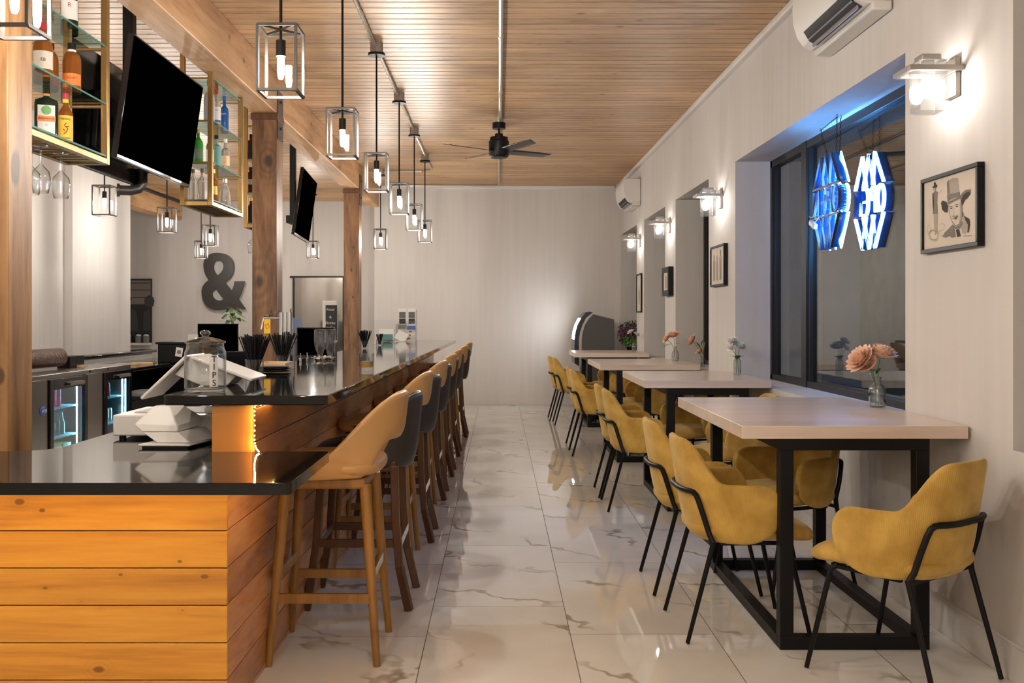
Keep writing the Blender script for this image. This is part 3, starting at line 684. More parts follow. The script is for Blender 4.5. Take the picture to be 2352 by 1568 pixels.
# ---------------------------------------------------------------- bar stools
def seat_cushion(m, w, d, yc, zc, h):
    def sg(x, e_): return math.copysign(abs(x) ** e_, x)
    def fn(u, v):
        t_ = 2 * PI * u; ph = PI * (v - .5)
        return (w * sg(math.cos(ph), .4) * sg(math.cos(t_), .6), yc + d * sg(math.cos(ph), .4) * sg(math.sin(t_), .6), zc + h * sg(math.sin(ph), .8))
    return m.grid(fn, 32, 12)
def make_tan():
    p = thing('bar_stool', 'x', 'bar stool')
    def top(s_): return .775 + .265 * sstep(.12, 1.0, s_ ** .85)
    def bot(s_): return .712 + .14 * sstep(.66, .90, s_)
    shell(.235, .375, .10, 2.35, top, bot, .05, .012, ze=.71, nu=48).build('backrest', MT['tan'], p, solid=.028, sub=1)
    seat_cushion(M(), .222, .215, -.005, .755, .042).build('seat', MT['tan'], p)
    u = M(); u.box(-.17, .17, -.16, .16, .672, .716); u.build('seat_frame', MT['goldwood'], p, bevel=.01)
    for sx in (-1, 1):
        for sy in (-1, 1):
            l = M(); l.cyl((sx*.145, sy*.155, .69), (sx*.208, sy*.208, 0), .0235, .0145, n=16); l.build('leg', MT['goldwood'], p)
        l = M(); l.bar((sx*.186, -.185, .255), (sx*.186, .185, .255), .020, .036); l.build('stretcher', MT['goldwood'], p)
    for sy in (-1, 1):
        l = M(); l.bar((-.178, sy*.182, .335), (.178, sy*.182, .335), .020, .036); st = l.build('stretcher', MT['goldwood'], p)
        l = M(); l.box(-.155, .155, sy*.182 - .0115, sy*.182 + .0115, .354, .357); l.box(-.155, .155, sy*.182 + sy*.0105, sy*.182 + sy*.0125, .325, .355); l.build('foot_plate', MT['chrome'], st)
    return p
def make_char():
    p = thing('bar_stool', 'x', 'bar stool')
    def top(s_): return .80 + .185 * sstep(.25, .95, s_)
    def bot(s_): return .655 - .02 * s_
    shell(.225, .33, .08, 2.6, top, bot, .045, .014, ze=.65, nu=44).build('backrest', MT['char'], p, solid=.03, sub=1)
    seat_cushion(M(), .212, .215, .0, .715, .045).build('seat', MT['char'], p)
    u = M(); u.box(-.18, .18, -.17, .17, .63, .68); u.build('seat_frame', MT['walnut'], p, bevel=.008)
    for sx in (-1, 1):
        for sy, k in ((-1, 0), (1, 1)):
            l = M()
            path = [(sx*.175, sy*.165, .66), (sx*.18, sy*.172, .4), (sx*.185, sy*.19, .2), (sx*.195, sy*.235, 0)]
            if k: path = [(sx*.175, sy*.165, .66), (sx*.182, sy*.19, .3), (sx*.19, sy*.235, 0)]
            for q0, q1 in zip(path, path[1:]): l.bar(q0, (q1[0], q1[1], q1[2] - (.004 if q1[2] > 0 else 0)), .036, .036)
            l.build('leg', MT['walnut'], p, bevel=.004)
        l = M(); l.bar((sx*.184, -.18, .305), (sx*.184, .18, .305), .02, .036); l.build('stretcher', MT['walnut'], p)
    for sy in (-1, 1):
        l = M(); l.bar((-.176, sy*.187, .305), (.176, sy*.187, .305), .02, .036); st = l.build('stretcher', MT['walnut'], p)
        l = M(); l.box(-.155, .155, sy*.187 - .0115, sy*.187 + .0115, .324, .327); l.box(-.155, .155, sy*.187 + sy*.0105, sy*.187 + sy*.0125, .29, .325); l.build('foot_plate', MT['chrome'], st)
    return p
tn, ck = make_tan(), make_char()
ORD = ['nearest', 'second', 'third', 'fourth', 'fifth', 'sixth', 'seventh']
for i, (x, y) in enumerate([(-.677, 3.985), (-.675, 5.46), (-.665, 6.85), (-.655, 8.07), (-.65, 9.15), (-.635, 10.45), (-.625, 11.75)]):
    lb = ('nearest tan leather bar stool, full height in view, on golden legs' if i == 0 else
          'last tan leather bar stool, a sliver at the far end of the row' if i == 6 else '%s tan leather bar stool from the camera, backrest showing behind the one before' % ORD[i])
    if i == 0: tn.location = (x, y, 0); tn.rotation_euler = (0, 0, PI/2); tn['label'] = lb; tn['group'] = 'tan bar stools'
    else: dup(tn, (x, y, 0), PI/2, lb)
for i, (x, y) in enumerate([(-.645, 4.69), (-.635, 6.04), (-.635, 7.39), (-.625, 8.45), (-.62, 9.65), (-.60, 11.15)]):
    lb = ('nearest charcoal leather bar stool, with a full solid back' if i == 0 else
          'last charcoal leather bar stool, closest to the back wall' if i == 5 else '%s charcoal leather bar stool from the camera, between two tan ones' % ORD[i])
    if i == 0: ck.location = (x, y, 0); ck.rotation_euler = (0, 0, PI/2); ck['label'] = lb; ck['group'] = 'charcoal bar stools'
    else: dup(ck, (x, y, 0), PI/2, lb)

# ---------------------------------------------------------------- televisions
def tv(label, y0, y1, zc, x, tilt, W_, flip=1):
    """screen facing +x (flip=1) or -x, long side along the room"""
    L_ = (y1 - y0); p = thing('television', label, 'television', (x, (y0+y1)/2, zc))
    rot = Matrix.Rotation(rad(tilt), 3, 'Y')
    b = M(); b.obox((0,0,0), (.035, L_, W_), rot); b.build('casing', MT['gloss_black'], p, bevel=.004)
    b = M(); b.obox(rot @ Vector((.0185*flip,0,.004)), (.003, L_-.02, W_-.03), rot); b.build('screen', MT['screen'], p)
    b = M(); b.obox(rot @ Vector((-.035*flip,0,-.05)), (.04, L_*.5, W_*.5), rot); b.build('back_housing', MT['black'], p, bevel=.01)
    b = M(); b.obox(rot @ Vector((.0*flip,0,-W_/2)), (.03, L_-.01, .006), rot); b.build('bottom_trim', MT['black'], p)
    return p
tv('large switched-off television with a black screen, tilted down, left of the beam', 5.42, 6.69, 2.565, -2.075, 8, .69)
tv('big dark television back behind the front one, seen from behind beside the first brass shelf', 5.30, 6.48, 2.52, -2.33, 3, .66, -1)
tv('small-looking black television beyond the knotty post, tilted down', 10.2, 11.4, 2.55, -2.13, 8, .70).rotation_euler = (0, 0, rad(4))
def mount(label, x, y, z0):
    m_ = thing('television_mount', label, 'bracket', (x, y, ZC))
    b = M(); b.box(x-.03, x+.03, y-.035, y+.035, z0, ZC - .001); b.build('pole', MT['black'], m_, world=True, bevel=.004)
    b = M(); b.box(x-.05, x+.085 if x > -2.3 else x+.05, y-.12, y+.12, z0-.06, z0+.02); b.build('bracket_plate', MT['black'], m_, world=True)
mount('black ceiling pole holding the two front televisions', -2.215, 5.9, 2.5)
mount('black ceiling pole holding the television beyond the knotty post', -2.25, 10.75, 2.42)
t = M(); t.tube([(-2.30, 6.35, 2.28), (-2.30, 6.35, 2.2), (-2.32, 6.33, 2.165), (-2.36, 6.30, 2.15), (-2.42, 6.28, 2.15)], .032, n=14); t.cyl((-2.42,6.28,2.15), (-2.435,6.275,2.15), .042, n=14)
t.cyl((-2.30,6.35,2.27), (-2.30,6.35,2.29), .042, n=14)
tag(t.build('elbow_pipe', MT['bronze']), 'thick dark pipe elbow poking out below the rear television', 'pipe')

# ---------------------------------------------------------------- hanging brass shelves
XA, XB = -2.17, -1.95
def shelf_unit(label, y0, y1, rack=True):
    p = thing('hanging_shelf', label, 'shelf', ((XA+XB)/2, (y0+y1)/2, ZC), group='brass and glass hanging shelves')
    b = M(); q = .032
    for x in (XA, XB - q):
        for y in (y0, y1 - q):
            b.box(x, x + q, y, y + q, 2.10, ZC - .001)
    for x in (XA, XB - q): b.box(x, x + q, y0 + q, y1 - q, 2.10, 2.128)
    for y in (y0, y1 - q): b.box(XA + q, XB - q, y, y + q, 2.10, 2.128)
    for z in (2.395, 2.68, 2.97):
        for y in (y0 + .004, y1 - q + .004): b.box(XA + q, XB - q, y, y + .02, z - .012, z)
    b.build('brass_frame', MT['brass'], p, world=True, bevel=.002)
    for z in (2.145, 2.405, 2.69, 2.98):
        g = M(); g.box(XA + .005, XB - .008, y0 + .034, y1 - .034, z - .008, z); gg = g.build('glass_shelf', MT['shelfglass'], p, world=True)
        g = M(); g.box(XB - .0078, XB - .0055, y0 + .034, y1 - .034, z - .008, z)
        g.build('glass_edge', MT['shelfedge'], gg).location = -p.location
    b = M(); y = y0 + .06
    while y < y1 - .1: b.box(XA + .01, XB - .01, y, y + .022, 2.105, 2.120); y += .072
    if rack: b.build('rack_slats', MT['walnut'] if y0 > 6 else MT['brass'], p, world=True)
    return p
shelf_unit('near brass and glass shelf unit at top left, with wine glasses hanging below', 3.95, 4.93)
shelf_unit('middle brass and glass shelf unit between the front television and the knotty post', 6.69, 7.50)
shelf_unit('far brass and glass shelf unit mostly hidden behind the knotty post', 8.36, 8.86)

# bottles -------------------------------------------------------------------
PR = {  # radius, height fractions
 'round': [(.0,0),(.9,.0),(1,.02),(1,.56),(.92,.63),(.6,.70),(.33,.76),(.30,.80),(.30,.93),(.36,.935),(.36,.95),(.0,.95)],
 'bourbon': [(.0,0),(.9,.0),(1,.02),(1,.60),(.96,.67),(.75,.76),(.42,.80),(.36,.83),(.36,.90),(.42,.91),(.0,.91)],
 'tall': [(.0,0),(.9,.0),(1,.02),(1,.58),(.9,.68),(.42,.74),(.38,.80),(.38,.97),(.0,.97)],
 'flask': [(.0,0),(.95,.0),(1,.03),(.86,.45),(.62,.58),(.42,.64),(.36,.70),(.36,.80),(.0,.80)],
}
def bottle(label, x, y, z, h, r, kind, gm, cap, lab, lz=(.18,.5), sq=False, words=None, band=None, wm='label_black', wsz=.014, caph=.12, neck=None):
    p = thing('bottle', label, 'bottle', (x, y, z + .0005)); nseg = 24
    ang = math.atan2(-y, -x)
    if sq:
        m = M(); w, d = r * 1.12, r * .62
        rows = [(1,.0),(1,.66),(.93,.72),(.45,.78),(.30,.80),(.30,.93)]
        rings = []
        for k, hh in rows:
            ww, dd = (w * k, max(d * k, .0 + d * .45 if k < .5 else d * k)) if k > .5 else (w * .28, w * .28)
            ring_ = []
            for i in range(nseg):
                t_ = 2 * PI * i / nseg; e_ = .35 if k > .5 else 1
                cx_, sx_ = math.cos(t_), math.sin(t_)
                ring_.append((math.copysign(abs(cx_)**e_, cx_) * ww, math.copysign(abs(sx_)**e_, sx_) * dd, hh * h))
            rings.append(ring_)
        vs = [q for rg in rings for q in rg]
        fs = [(k*nseg+i, k*nseg+(i+1)%nseg, (k+1)*nseg+(i+1)%nseg, (k+1)*nseg+i) for k in range(len(rows)-1) for i in range(nseg)] + [tuple(range(nseg-1,-1,-1))]
        m.add(vs, fs); m.build('glass_body', MT[gm], p, rot=(0,0,ang + PI/2))
        c = M(); c.cyl((0,0,.84*h), (0,0,h), w * .31, n=16); c.build('cap', MT[cap], p)
        if neck: c = M(); c.cyl((0,0,.80*h), (0,0,.845*h), w * .295, n=16); c.build('neck_band', MT[neck], p)
        l = M(); l.box(-w*.72, w*.72, -d-.0012, -d+.001, lz[0]*h, lz[1]*h); lo = l.build('label', MT[lab], p, rot=(0,0,ang + PI/2))
        if lab == 'paper' and band: l = M(); l.cyl((0,-d-.0012,.53*h),(0,-d-.0022,.53*h), w*.42, n=24); l.build('label_emblem', MT['greenlab'], lo); l = M(); l.box(-w*.72,w*.72,-d-.0018,-d-.001,lz[0]*h+.004,lz[0]*h+.008); l.build('label_line', MT['red'], lo)
        if band: l = M(); l.box(-w*.76, w*.76, -d-.002, -d, band[1]*h, band[2]*h); l.build('label_band', MT[band[0]], lo)
        if words:
            for wd, hz, sz, mm in words: text('label_text', wd, sz, MT[mm], lo, (0, -d-.0026, hz*h))
        return p
    m = M(); m.lathe([(max(.0005, a * r), b_ * h) for a, b_ in PR[kind]], n=nseg); m.build('glass_body', MT[gm], p)
    rn = (PR[kind][-2][0]) * r * 1.12
    ztop = PR[kind][-1][1] * h
    c = M(); c.cyl((0,0,ztop - caph * h * .6), (0,0,ztop + caph * h * .4), rn, n=16); c.build('cap', MT[cap], p)
    if neck: c = M(); c.cyl((0,0,ztop - caph*h*1.2), (0,0,ztop - caph*h*.62), rn*.99, n=16); c.build('neck_band', MT[neck], p)
    if lab:
        def patch(mat_, z0, z1, rr_, half, nm, par):
            l = M(); n_ = 12
            def fn(u, v):
                t_ = ang - half + 2 * half * u; return (rr_ * math.cos(t_), rr_ * math.sin(t_), z0 * h + (z1 - z0) * h * v)
            l.grid(fn, n_, 1); return l.build(nm, MT[mat_], par)
        lo = patch(lab, lz[0], lz[1], r * 1.012, 1.15, 'label', p)
        if band: patch(band[0], band[1], band[2], r * 1.02, 1.15, 'label_band', lo)
        if words:
            for wd, hz, sz, mm in words: text('label_text', wd, sz, MT[mm], lo, (math.cos(ang)*r*1.04, math.sin(ang)*r*1.04, hz*h), (PI/2, 0, ang + PI/2))
    return p
Z1, Z2, Z3 = 2.145, 2.405, 2.69
# near unit
bottle('dark green rectangular bottle, white and orange label, bottom shelf of the near unit', -2.07, 4.50, Z1, .255, .045, 'round', 'darkg', 'darkg', 'paper', (.07,.62), sq=True, band=('orangelab',.33,.43),
       words=[('JÄGERMEISTER', .38, .0105, 'label_black'), ('56', .27, .012, 'red')], neck='orangelab')
bottle('cinnamon whisky bottle with a yellow label and red cap, bottom shelf of the near unit', -2.05, 4.655, Z1, .255, .034, 'round', 'amberg', 'red', 'yellow', (.07,.56),
       words=[('FIREBALL', .49, .014, 'label_black'), ('CINNAMON', .14, .008, 'label_black')], neck='yellow')
bottle('round amber bottle, cream label and red cap, middle shelf of the near unit', -2.08, 4.49, Z2, .27, .044, 'tall', 'amberg', 'red', 'cream', (.22,.52), words=[('EB', .37, .02, 'label_black')])
bottle('amber bottle with a black cap, half hidden, middle shelf of the near unit', -2.12, 4.65, Z2, .235, .036, 'bourbon', 'amberg', 'black', 'red', (.1,.3))
bottle('bourbon bottle with an orange label and black cap, middle shelf of the near unit', -2.04, 4.70, Z2, .25, .042, 'bourbon', 'amberg', 'black', 'orangelab', (.14,.36), words=[('BULLEIT', .27, .012, 'label_black')], neck='paper')
bottle('dark bottle with a white label, top shelf of the near unit', -2.06, 4.72, Z3, .27, .040, 'round', 'darkg', 'black', 'paper', (.25,.6), words=[('R', .5, .03, 'red')])
# middle unit
def mb(label, x, y, z, *a, **k): return bottle(label + ' of the middle unit', x, y, z, *a, **k)
mb('clear bottle with an orange label, top shelf', -2.12, 6.80, Z3, .25, .036, 'round', 'frost', 'black', 'orangelab', (.1,.55))
mb('frosted white bottle with blue cap, top shelf', -2.02, 6.86, Z3, .29, .037, 'tall', 'frost', 'bluelab', None)
mb('white-labelled bottle with tall red cap, top shelf', -2.02, 7.04, Z3, .27, .031, 'tall', 'clearg', 'red', 'paper', (.15,.55), band=('bluelab',.15,.2), words=[('SM', .45, .016, 'red')])
mb('slim cobalt blue bottle, top shelf', -2.02, 7.24, Z3, .27, .030, 'tall', 'blueg', 'bluelab', None)
fb = [o for o in COL.objects if o.get('label', '').startswith('cinnamon')][0]; fa = math.atan2(-4.655, 2.05)
m = M()
for q in ([(-.008,.045),(.004,.055),(.010,.07),(.002,.078),(-.006,.085),(.004,.098)], [(.002,.078),(.013,.082)], [(-.002,.06),(-.012,.068)]):
    m.tube([(math.cos(fa)*.0362 - math.sin(fa)*u, math.sin(fa)*.0362 + math.cos(fa)*u, v + .01) for u, v in q], .0022, n=6)
m.build('label_emblem', MT['red'], fb)
text('label_text', 'SKYY', .022, MT['paper'], bpy.data.objects[[o.name for o in COL.objects if o.get('label', '').startswith('slim cobalt')][0]], (-.01 + .004, -.0312, .135))
mb('green bottle half behind the television corner, middle shelf', -2.13, 6.80, Z2, .20, .030, 'round', 'greeng', 'gold', None)
mb('bright green gin bottle with gold cap, middle shelf', -2.075, 6.79, Z2, .23, .033, 'round', 'greeng', 'gold', 'clearg', (.1,.4))
mb('green bottle with white label right of the brass post, middle shelf', -2.03, 6.92, Z2, .23, .028, 'round', 'greeng', 'black', 'paper', (.1,.48))
mb('teal glass gin bottle with dark cap, middle shelf', -2.03, 7.07, Z2, .235, .034, 'tall', 'tealg', 'black', None)
mb('clear bottle with a brown label, middle shelf', -2.02, 7.27, Z2, .245, .032, 'tall', 'clearg', 'paper', 'tray', (.2,.5))
mb('clear cut-glass bottle at the left, bottom shelf', -2.12, 6.82, Z1, .22, .034, 'round', 'clearg', 'walnut', None)
mb('pale yellow tequila bottle, bottom shelf', -2.05, 6.80, Z1, .22, .034, 'round', 'clearg', 'walnut', None)
mb('amber tequila bottle with gold neck, bottom shelf', -2.02, 6.96, Z1, .235, .030, 'tall', 'amberg', 'gold', 'yellow', (.25,.5))
mb('clear flared bottle with a wide silver cap, bottom shelf', -2.01, 7.22, Z1, .245, .042, 'flask', 'clearg', 'nickel', None)
# far unit
bottle('square black-labelled bottle left of the knotty post, far unit', -2.133, 8.46, Z3, .22, .034, 'round', 'darkamber', 'black', 'label_black', (.1,.6), sq=True)
bottle('dark rum bottle left of the knotty post, lower shelf of the far unit', -2.133, 8.46, Z2, .23, .038, 'bourbon', 'darkamber', 'black', 'paper', (.3,.5))
bottle('dark bottle with gold cap left of the knotty post, bottom shelf of the far unit', -2.133, 8.46, Z1, .22, .036, 'round', 'darkamber', 'gold', 'label_black', (.1,.6))
# stemware hanging under the near unit
def wineglass(label, x, y, zt, g):
    m = M(); m.lathe([(.034,0),(.033,-.002),(.004,-.006),(.0035,-.08),(.012,-.092),(.034,-.115),(.040,-.145),(.036,-.185),(.031,-.21)], (0,0,0), 20)
    o_ = m.build('wine_glass', MT['glass'], loc=(x, y, zt), solid=.0012); tag(o_, label, 'wine glass', g)
GW = 'wine glasses hanging under the near shelf'
wineglass('left upside-down wine glass hanging under the near brass shelf, next to the post', -2.03, 4.36, 2.10, GW)
wineglass('middle upside-down wine glass hanging under the near brass shelf', -2.10, 4.42, 2.10, GW)
wineglass('right upside-down wine glass hanging under the near brass shelf', -2.03, 4.56, 2.10, GW)
wineglass('upside-down wine glass hanging under the far shelf, left of the knotty post', -2.13, 8.5, 2.10, None)

# ---------------------------------------------------------------- things on the raised bar
ZR = 1.0565
jar = thing('tip_jar', 'big clear lidded glass tip jar near the front left corner of the raised bar', 'jar', (-1.125, 3.77, ZR + .0005))
m = M(); m.lathe([(.001,.008),(.066,.008),(.074,.012),(.074,.15),(.066,.162),(.062,.172),(.066,.18),(.069,.18),(.069,.172),(.072,.160),(.0775,.148),(.0775,.012),(.072,.0),(.001,.0)], n=40); m.build('jar_body', MT['glass'], jar)
m = M(); m.lathe([(.07,.181),(.076,.184),(.076,.19),(.055,.197),(.03,.204),(.012,.207),(.012,.212),(.02,.218),(.02,.226),(.012,.232),(.001,.233)], n=32); m.build('lid', MT['glass'], jar, solid=.002)
m = M()
def fn(u, v):
    a = rad(-62 + 24 * u); return (.0785 * math.cos(a), .0785 * math.sin(a), .02 + .12 * v)
m.grid(fn, 6, 1); m.build('paper_strip', MT['paper'], jar)
for k, chx in enumerate('TIPS'):
    a = rad(-50); text('lettering', chx, .034, MT['label_black'], jar, (.0800 * math.cos(a), .0800 * math.sin(a), .124 - k * .03), (PI/2, 0, a + PI/2))

pos = thing('point_of_sale_terminal', 'white tent-shaped point of sale terminal with two tilted screens behind the tip jar', 'payment terminal', (-1.2, 4.1, ZR))
m = M(); m.prism([(-1.33,1.105),(-1.263,1.178),(-1.07,1.105),(-1.115,1.058),(-1.215,1.058)], 4.03, 4.20, 'y'); m.build('stand', MT['white'], pos, world=True, bevel=.004, sharp=10)
def slab(x0, z0, x1, z1, ya, yb, th, nm):
    d = Vector((x1-x0, 0, z1-z0)).normalized(); n_ = Vector((-d.z, 0, d.x)) * th
    m = M(); m.prism([(x0,z0),(x1,z1),(x1+n_.x,z1+n_.z),(x0+n_.x,z0+n_.z)], ya, yb, 'y'); return m
slab(-1.448, 1.004, -1.263, 1.178, 3.99, 4.24, .013, '').build('tablet', MT['white'], pos, world=True, bevel=.004, sharp=10)
slab(-1.255, 1.172, -1.005, 1.078, 3.99, 4.24, .013, '').build('tablet', MT['white'], pos, world=True, bevel=.004, sharp=10)

straw_m = M(); straw_m.cyl((0,0,0), (0,0,.20), .0034, n=6)
straw0 = straw_m.build('drinking_straw', MT['black'])
first_straw = [True]
def straw_glass(label, x, y, n, r, h, sl, spread, desc):
    g = M(); g.lathe([(.001,.0),(r*.93,.0),(r*.95,.004),(r,h),(r-.003,h),(r*.92,.008),(.001,.008)], n=28)
    tag(g.build('straw_glass', MT['glass'], loc=(x, y, ZR + .0005)), label, 'glass')
    for i in range(n):
        a = R.uniform(0, 2*PI); q = math.sqrt(R.random()); tl = spread * q + R.uniform(-.04, .04)
        o_ = straw0 if first_straw[0] else straw0.copy()
        if not first_straw[0]: COL.objects.link(o_)
        first_straw[0] = False
        o_.location = (x + math.cos(a) * q * r * .28, y + math.sin(a) * q * r * .28, ZR + .0095)
        o_.rotation_euler = (0, tl, a); o_.scale = (1, 1, sl * R.uniform(.93, 1.05) / .20)
        tag(o_, 'thin black straw standing in ' + desc, 'straw', 'black straws in ' + desc)
straw_glass('clear tumbler packed with black straws, behind the right tilted screen', -1.205, 4.85, 75, .046, .075, .185, .38, 'the tumbler nearest the camera')
straw_glass('clear tumbler of black straws in front of the knotty post', -1.235, 5.62, 48, .040, .066, .185, .42, 'the tumbler before the knotty post')
straw_glass('small tumbler of black straws right of the farthest post', -1.215, 8.9, 40, .036, .07, .155, .36, 'the tumbler right of the farthest post')
straw_glass('far small glass of short black straws near the papers', -1.20, 9.9, 24, .036, .06, .105, .30, 'the far glass near the papers')
t = M(); t.box(-1.275, -1.125, 5.18, 5.40, ZR + .001, ZR + .006); t.box(-1.275, -1.125, 5.18, 5.188, ZR + .006, ZR + .042); t.box(-1.275, -1.125, 5.392, 5.40, ZR+.006, ZR + .042); t.box(-1.275,-1.267,5.188,5.392,ZR+.006,ZR+.042); t.box(-1.133,-1.125,5.188,5.392,ZR+.006,ZR+.042)
tag(t.build('wooden_tray', MT['tray']), 'small pale wooden tray in front of the second straw tumbler', 'tray')
t = M()
for k in range(7): t.obox((-1.165 + R.uniform(-.02,.02), 5.05 + R.uniform(-.03,.03), ZR + .006 + k * .004), (.15, .11, .003), Matrix.Rotation(R.uniform(-.5,.5), 3, 'Z'))
tag(t.build('napkin_pile', MT['black'], bevel=.001), 'untidy pile of black napkins beside the first straw tumbler', 'napkins')
# rocks glass with whiskey and a coaster line
gl = thing('whiskey_glass', 'faceted tumbler of golden whiskey on the raised bar edge', 'glass', (-.70, 5.2, ZR + .0005))
m = M(); m.lathe([(.001,.0),(.036,.0),(.037,.02),(.0385,.092),(.036,.092),(.034,.02),(.001,.018)], n=28, flute=.012, nf=14); m.build('glass_body', MT['glass'], gl)
m = M(); m.lathe([(.001,.019),(.0335,.019),(.0345,.05),(.001,.05)], n=24); m.build('whiskey', MT['whiskey'], gl)
# twin upside-down glass carafes
for x_, lb in ((-1.245, 'left of two upturned ribbed glass carafes in front of the black monitor'), (-1.175, 'right of two upturned ribbed glass carafes in front of the black monitor')):
    m = M(); m.lathe([(.020,.0),(.019,.02),(.024,.045),(.036,.07),(.041,.11),(.041,.19),(.037,.198),(.001,.2)], n=28, flute=.01, nf=10)
    tag(m.build('glass_carafe', MT['glass'], loc=(x_, 6.85, ZR + .0005), solid=.003), lb, 'carafe', 'upturned carafes')
# pour spouts
sp = M(); sp.cyl((0,0,0), (0,0,.02), .008, n=10); sp.cyl((0,0,.02), (.004,0,.055), .0035, .0025, n=8); sp.cyl((0,0,.018), (0,0,.022), .012, n=12)
sp0 = sp.build('pour_spout', MT['chrome'])
for i in range(16):
    o_ = sp0 if i == 0 else sp0.copy()
    if i: COL.objects.link(o_)
    if i < 2: x, y, rx = -1.26 + i * .035, 6.25 + i * .05, 0
    else: x, y, rx = R.uniform(-1.24, -1.10), R.uniform(6.35, 6.62), 1.45
    o_.location = (x, y, ZR + (.0012 if rx == 0 else .0125)); o_.rotation_euler = (rx, 0, R.uniform(0, 6.28))
    tag(o_, 'small chrome pour spout standing on the bar left of the carafes' if i < 2 else 'small chrome pour spout lying in the shiny heap before the carafes', 'pour spout', 'standing chrome pour spouts' if i < 2 else 'heap of chrome pour spouts')
# far end: brochure rack, board, papers
br = thing('brochure_rack', 'clear tiered brochure rack full of printed leaflets at the far end of the bar', 'brochure rack', (-1.083, 11.6, ZR + .0005))
m = M(); m.box(-.115, .115, .05, .055, 0, .37); m.box(-.117,-.112,-.10,.055,0,.20); m.box(.112,.117,-.10,.055,0,.37)
for z in (.02, .10, .19): m.box(-.115, .115, -.09 + z * .4, -.087 + z * .4, z, z + .05)
m.build('acrylic_stand', MT['glass'], br)
dk = pm('leaflet_dark', (.09,.085,.08), .5)
for i, (x, z) in enumerate([(-.055,.20), (.055,.20)]):
    m = M(); m.box(x-.048, x+.048, .0, .006, z, z + .185); q = m.build('leaflet', MT['paper'], br)
    m = M(); m.box(x-.038, x+.038, -.0015, -.0003, z + .005, z + .065); m.build('printed_panel', MT['label_black'], q)
    m = M(); m.box(x-.038, x+.038, -.0015, -.0003, z + .07, z + .145); m.build('photo_panel', dk, q)
for i, (x, z, mm) in enumerate([(-.055,.145,'ink2'), (.05,.13,'bluelab'), (.04,.085,'paper'), (.03,.045,'paper'), (.02,.005,'paper')]):
    m = M(); m.box(x-.05, x+.05, -.06 + z*.3, -.055 + z*.3, z, z + .05); q = m.build('leaflet', MT[mm], br)
    if mm == 'paper': m = M(); m.box(x-.015, x+.02, -.0618 + z*.3, -.0602 + z*.3, z + .02, z + .035); m.build('printed_mark', MT['red'], q)
t = M(); t.obox((-1.36, 11.8, ZR + .13), (.235, .02, .25), Matrix.Rotation(-.15, 3, 'X')); tag(t.build('menu_board', pm('grey_card', (.50,.48,.45), .6), bevel=.003), 'pale grey card board leaning at the far end of the bar', 'board')
t = M(); t.obox((-1.30, 11.4, ZR + .075), (.17, .05, .14), Matrix.Rotation(-.1, 3, 'X')); t.m = 1; t.obox((-1.29, 11.37, ZR + .05), (.13, .052, .07), Matrix.Rotation(-.1, 3, 'X')); tag(t.build('tissue_box', [MT['paper'], MT['tealg']], bevel=.004), 'white box with a blue print in front of the grey board', 'box')
t = M(); t.prism([(-1.24,11.2),(-1.14,11.2),(-1.07,11.42),(-1.16,11.42)], ZR + .001, ZR + .003); t.obox((-1.13, 11.42, ZR + .06), (.13, .004, .12), Matrix.Rotation(.5, 3, 'Y') @ Matrix.Rotation(-.5, 3, 'X')); tag(t.build('paper_sheet', MT['paper']), 'white sheet of paper propped before the brochure rack', 'paper')

# ---------------------------------------------------------------- low counter things
ZL = .850
cd = thing('cash_drawer', 'wide cream cash drawer box on black feet on the low counter', 'cash drawer', (-1.32, 4.15, ZL))
m = M(); m.box(-1.555, -1.06, 3.96, 4.34, .862, .946); m.build('drawer_body', MT['white'], cd, world=True, bevel=.006)
m = M(); m.box(-1.50, -1.16, 4.05, 4.30, .9465, .950); m.build('top_panel', pm('grey_plastic', (.42,.39,.35), .5), cd, world=True)
for x in (-1.525, -1.09):
    for y in (3.99, 4.31): m = M(); m.cyl((x, y, .8505), (x, y, .862), .014, n=12); m.build('foot', MT['black'], cd, world=True)
ps = thing('card_reader_stand', 'angular white point of sale stand on a square base, on the low counter', 'payment terminal', (-1.25, 3.75, ZL))
m = M(); m.prism([(-1.347,3.67),(-1.153,3.67),(-1.10,3.93),(-1.30,3.93)], .858, .866); m.build('base_plate', MT['white'], ps, world=True, bevel=.003)
m = M(); m.prism([(-1.335,3.68),(-1.165,3.68),(-1.115,3.92),(-1.29,3.92)], .8505, .858); m.build('rubber_base', MT['black'], ps, world=True)
def facet(rows, nm):
    m = M(); vs = []
    for ring_ in rows: vs += ring_
    k = len(rows[0]); fs = [tuple(range(k-1,-1,-1)), tuple(range(len(vs)-k, len(vs)))]
    for a in range(len(rows)-1): fs += [(a*k+i, a*k+(i+1)%k, (a+1)*k+(i+1)%k, (a+1)*k+i) for i in range(k)]
    m.add(vs, fs); return m.build(nm, MT['white'], ps, world=True, bevel=.004, sharp=8)
facet([[(-1.29,3.71,.866),(-1.165,3.71,.866),(-1.10,3.86,.866),(-1.22,3.86,.866)], [(-1.35,3.72,.905),(-1.215,3.72,.905),(-1.15,3.86,.912),(-1.27,3.86,.912)]], 'lower_body')
facet([[(-1.35,3.72,.906),(-1.215,3.72,.906),(-1.165,3.86,.915),(-1.27,3.86,.915)], [(-1.385,3.73,.935),(-1.22,3.735,.928),(-1.16,3.87,.945),(-1.30,3.87,.945)], [(-1.325,3.78,1.0),(-1.27,3.785,1.0),(-1.24,3.85,1.0),(-1.29,3.85,1.0)]], 'upper_body')
t = M(); t.box(-1.20, -1.07, 4.0, 4.12, .9475, .975); tag(t.build('receipt_printer', MT['white'], bevel=.008), 'small white receipt printer on the cash drawer, half hidden by the amber panel', 'printer')

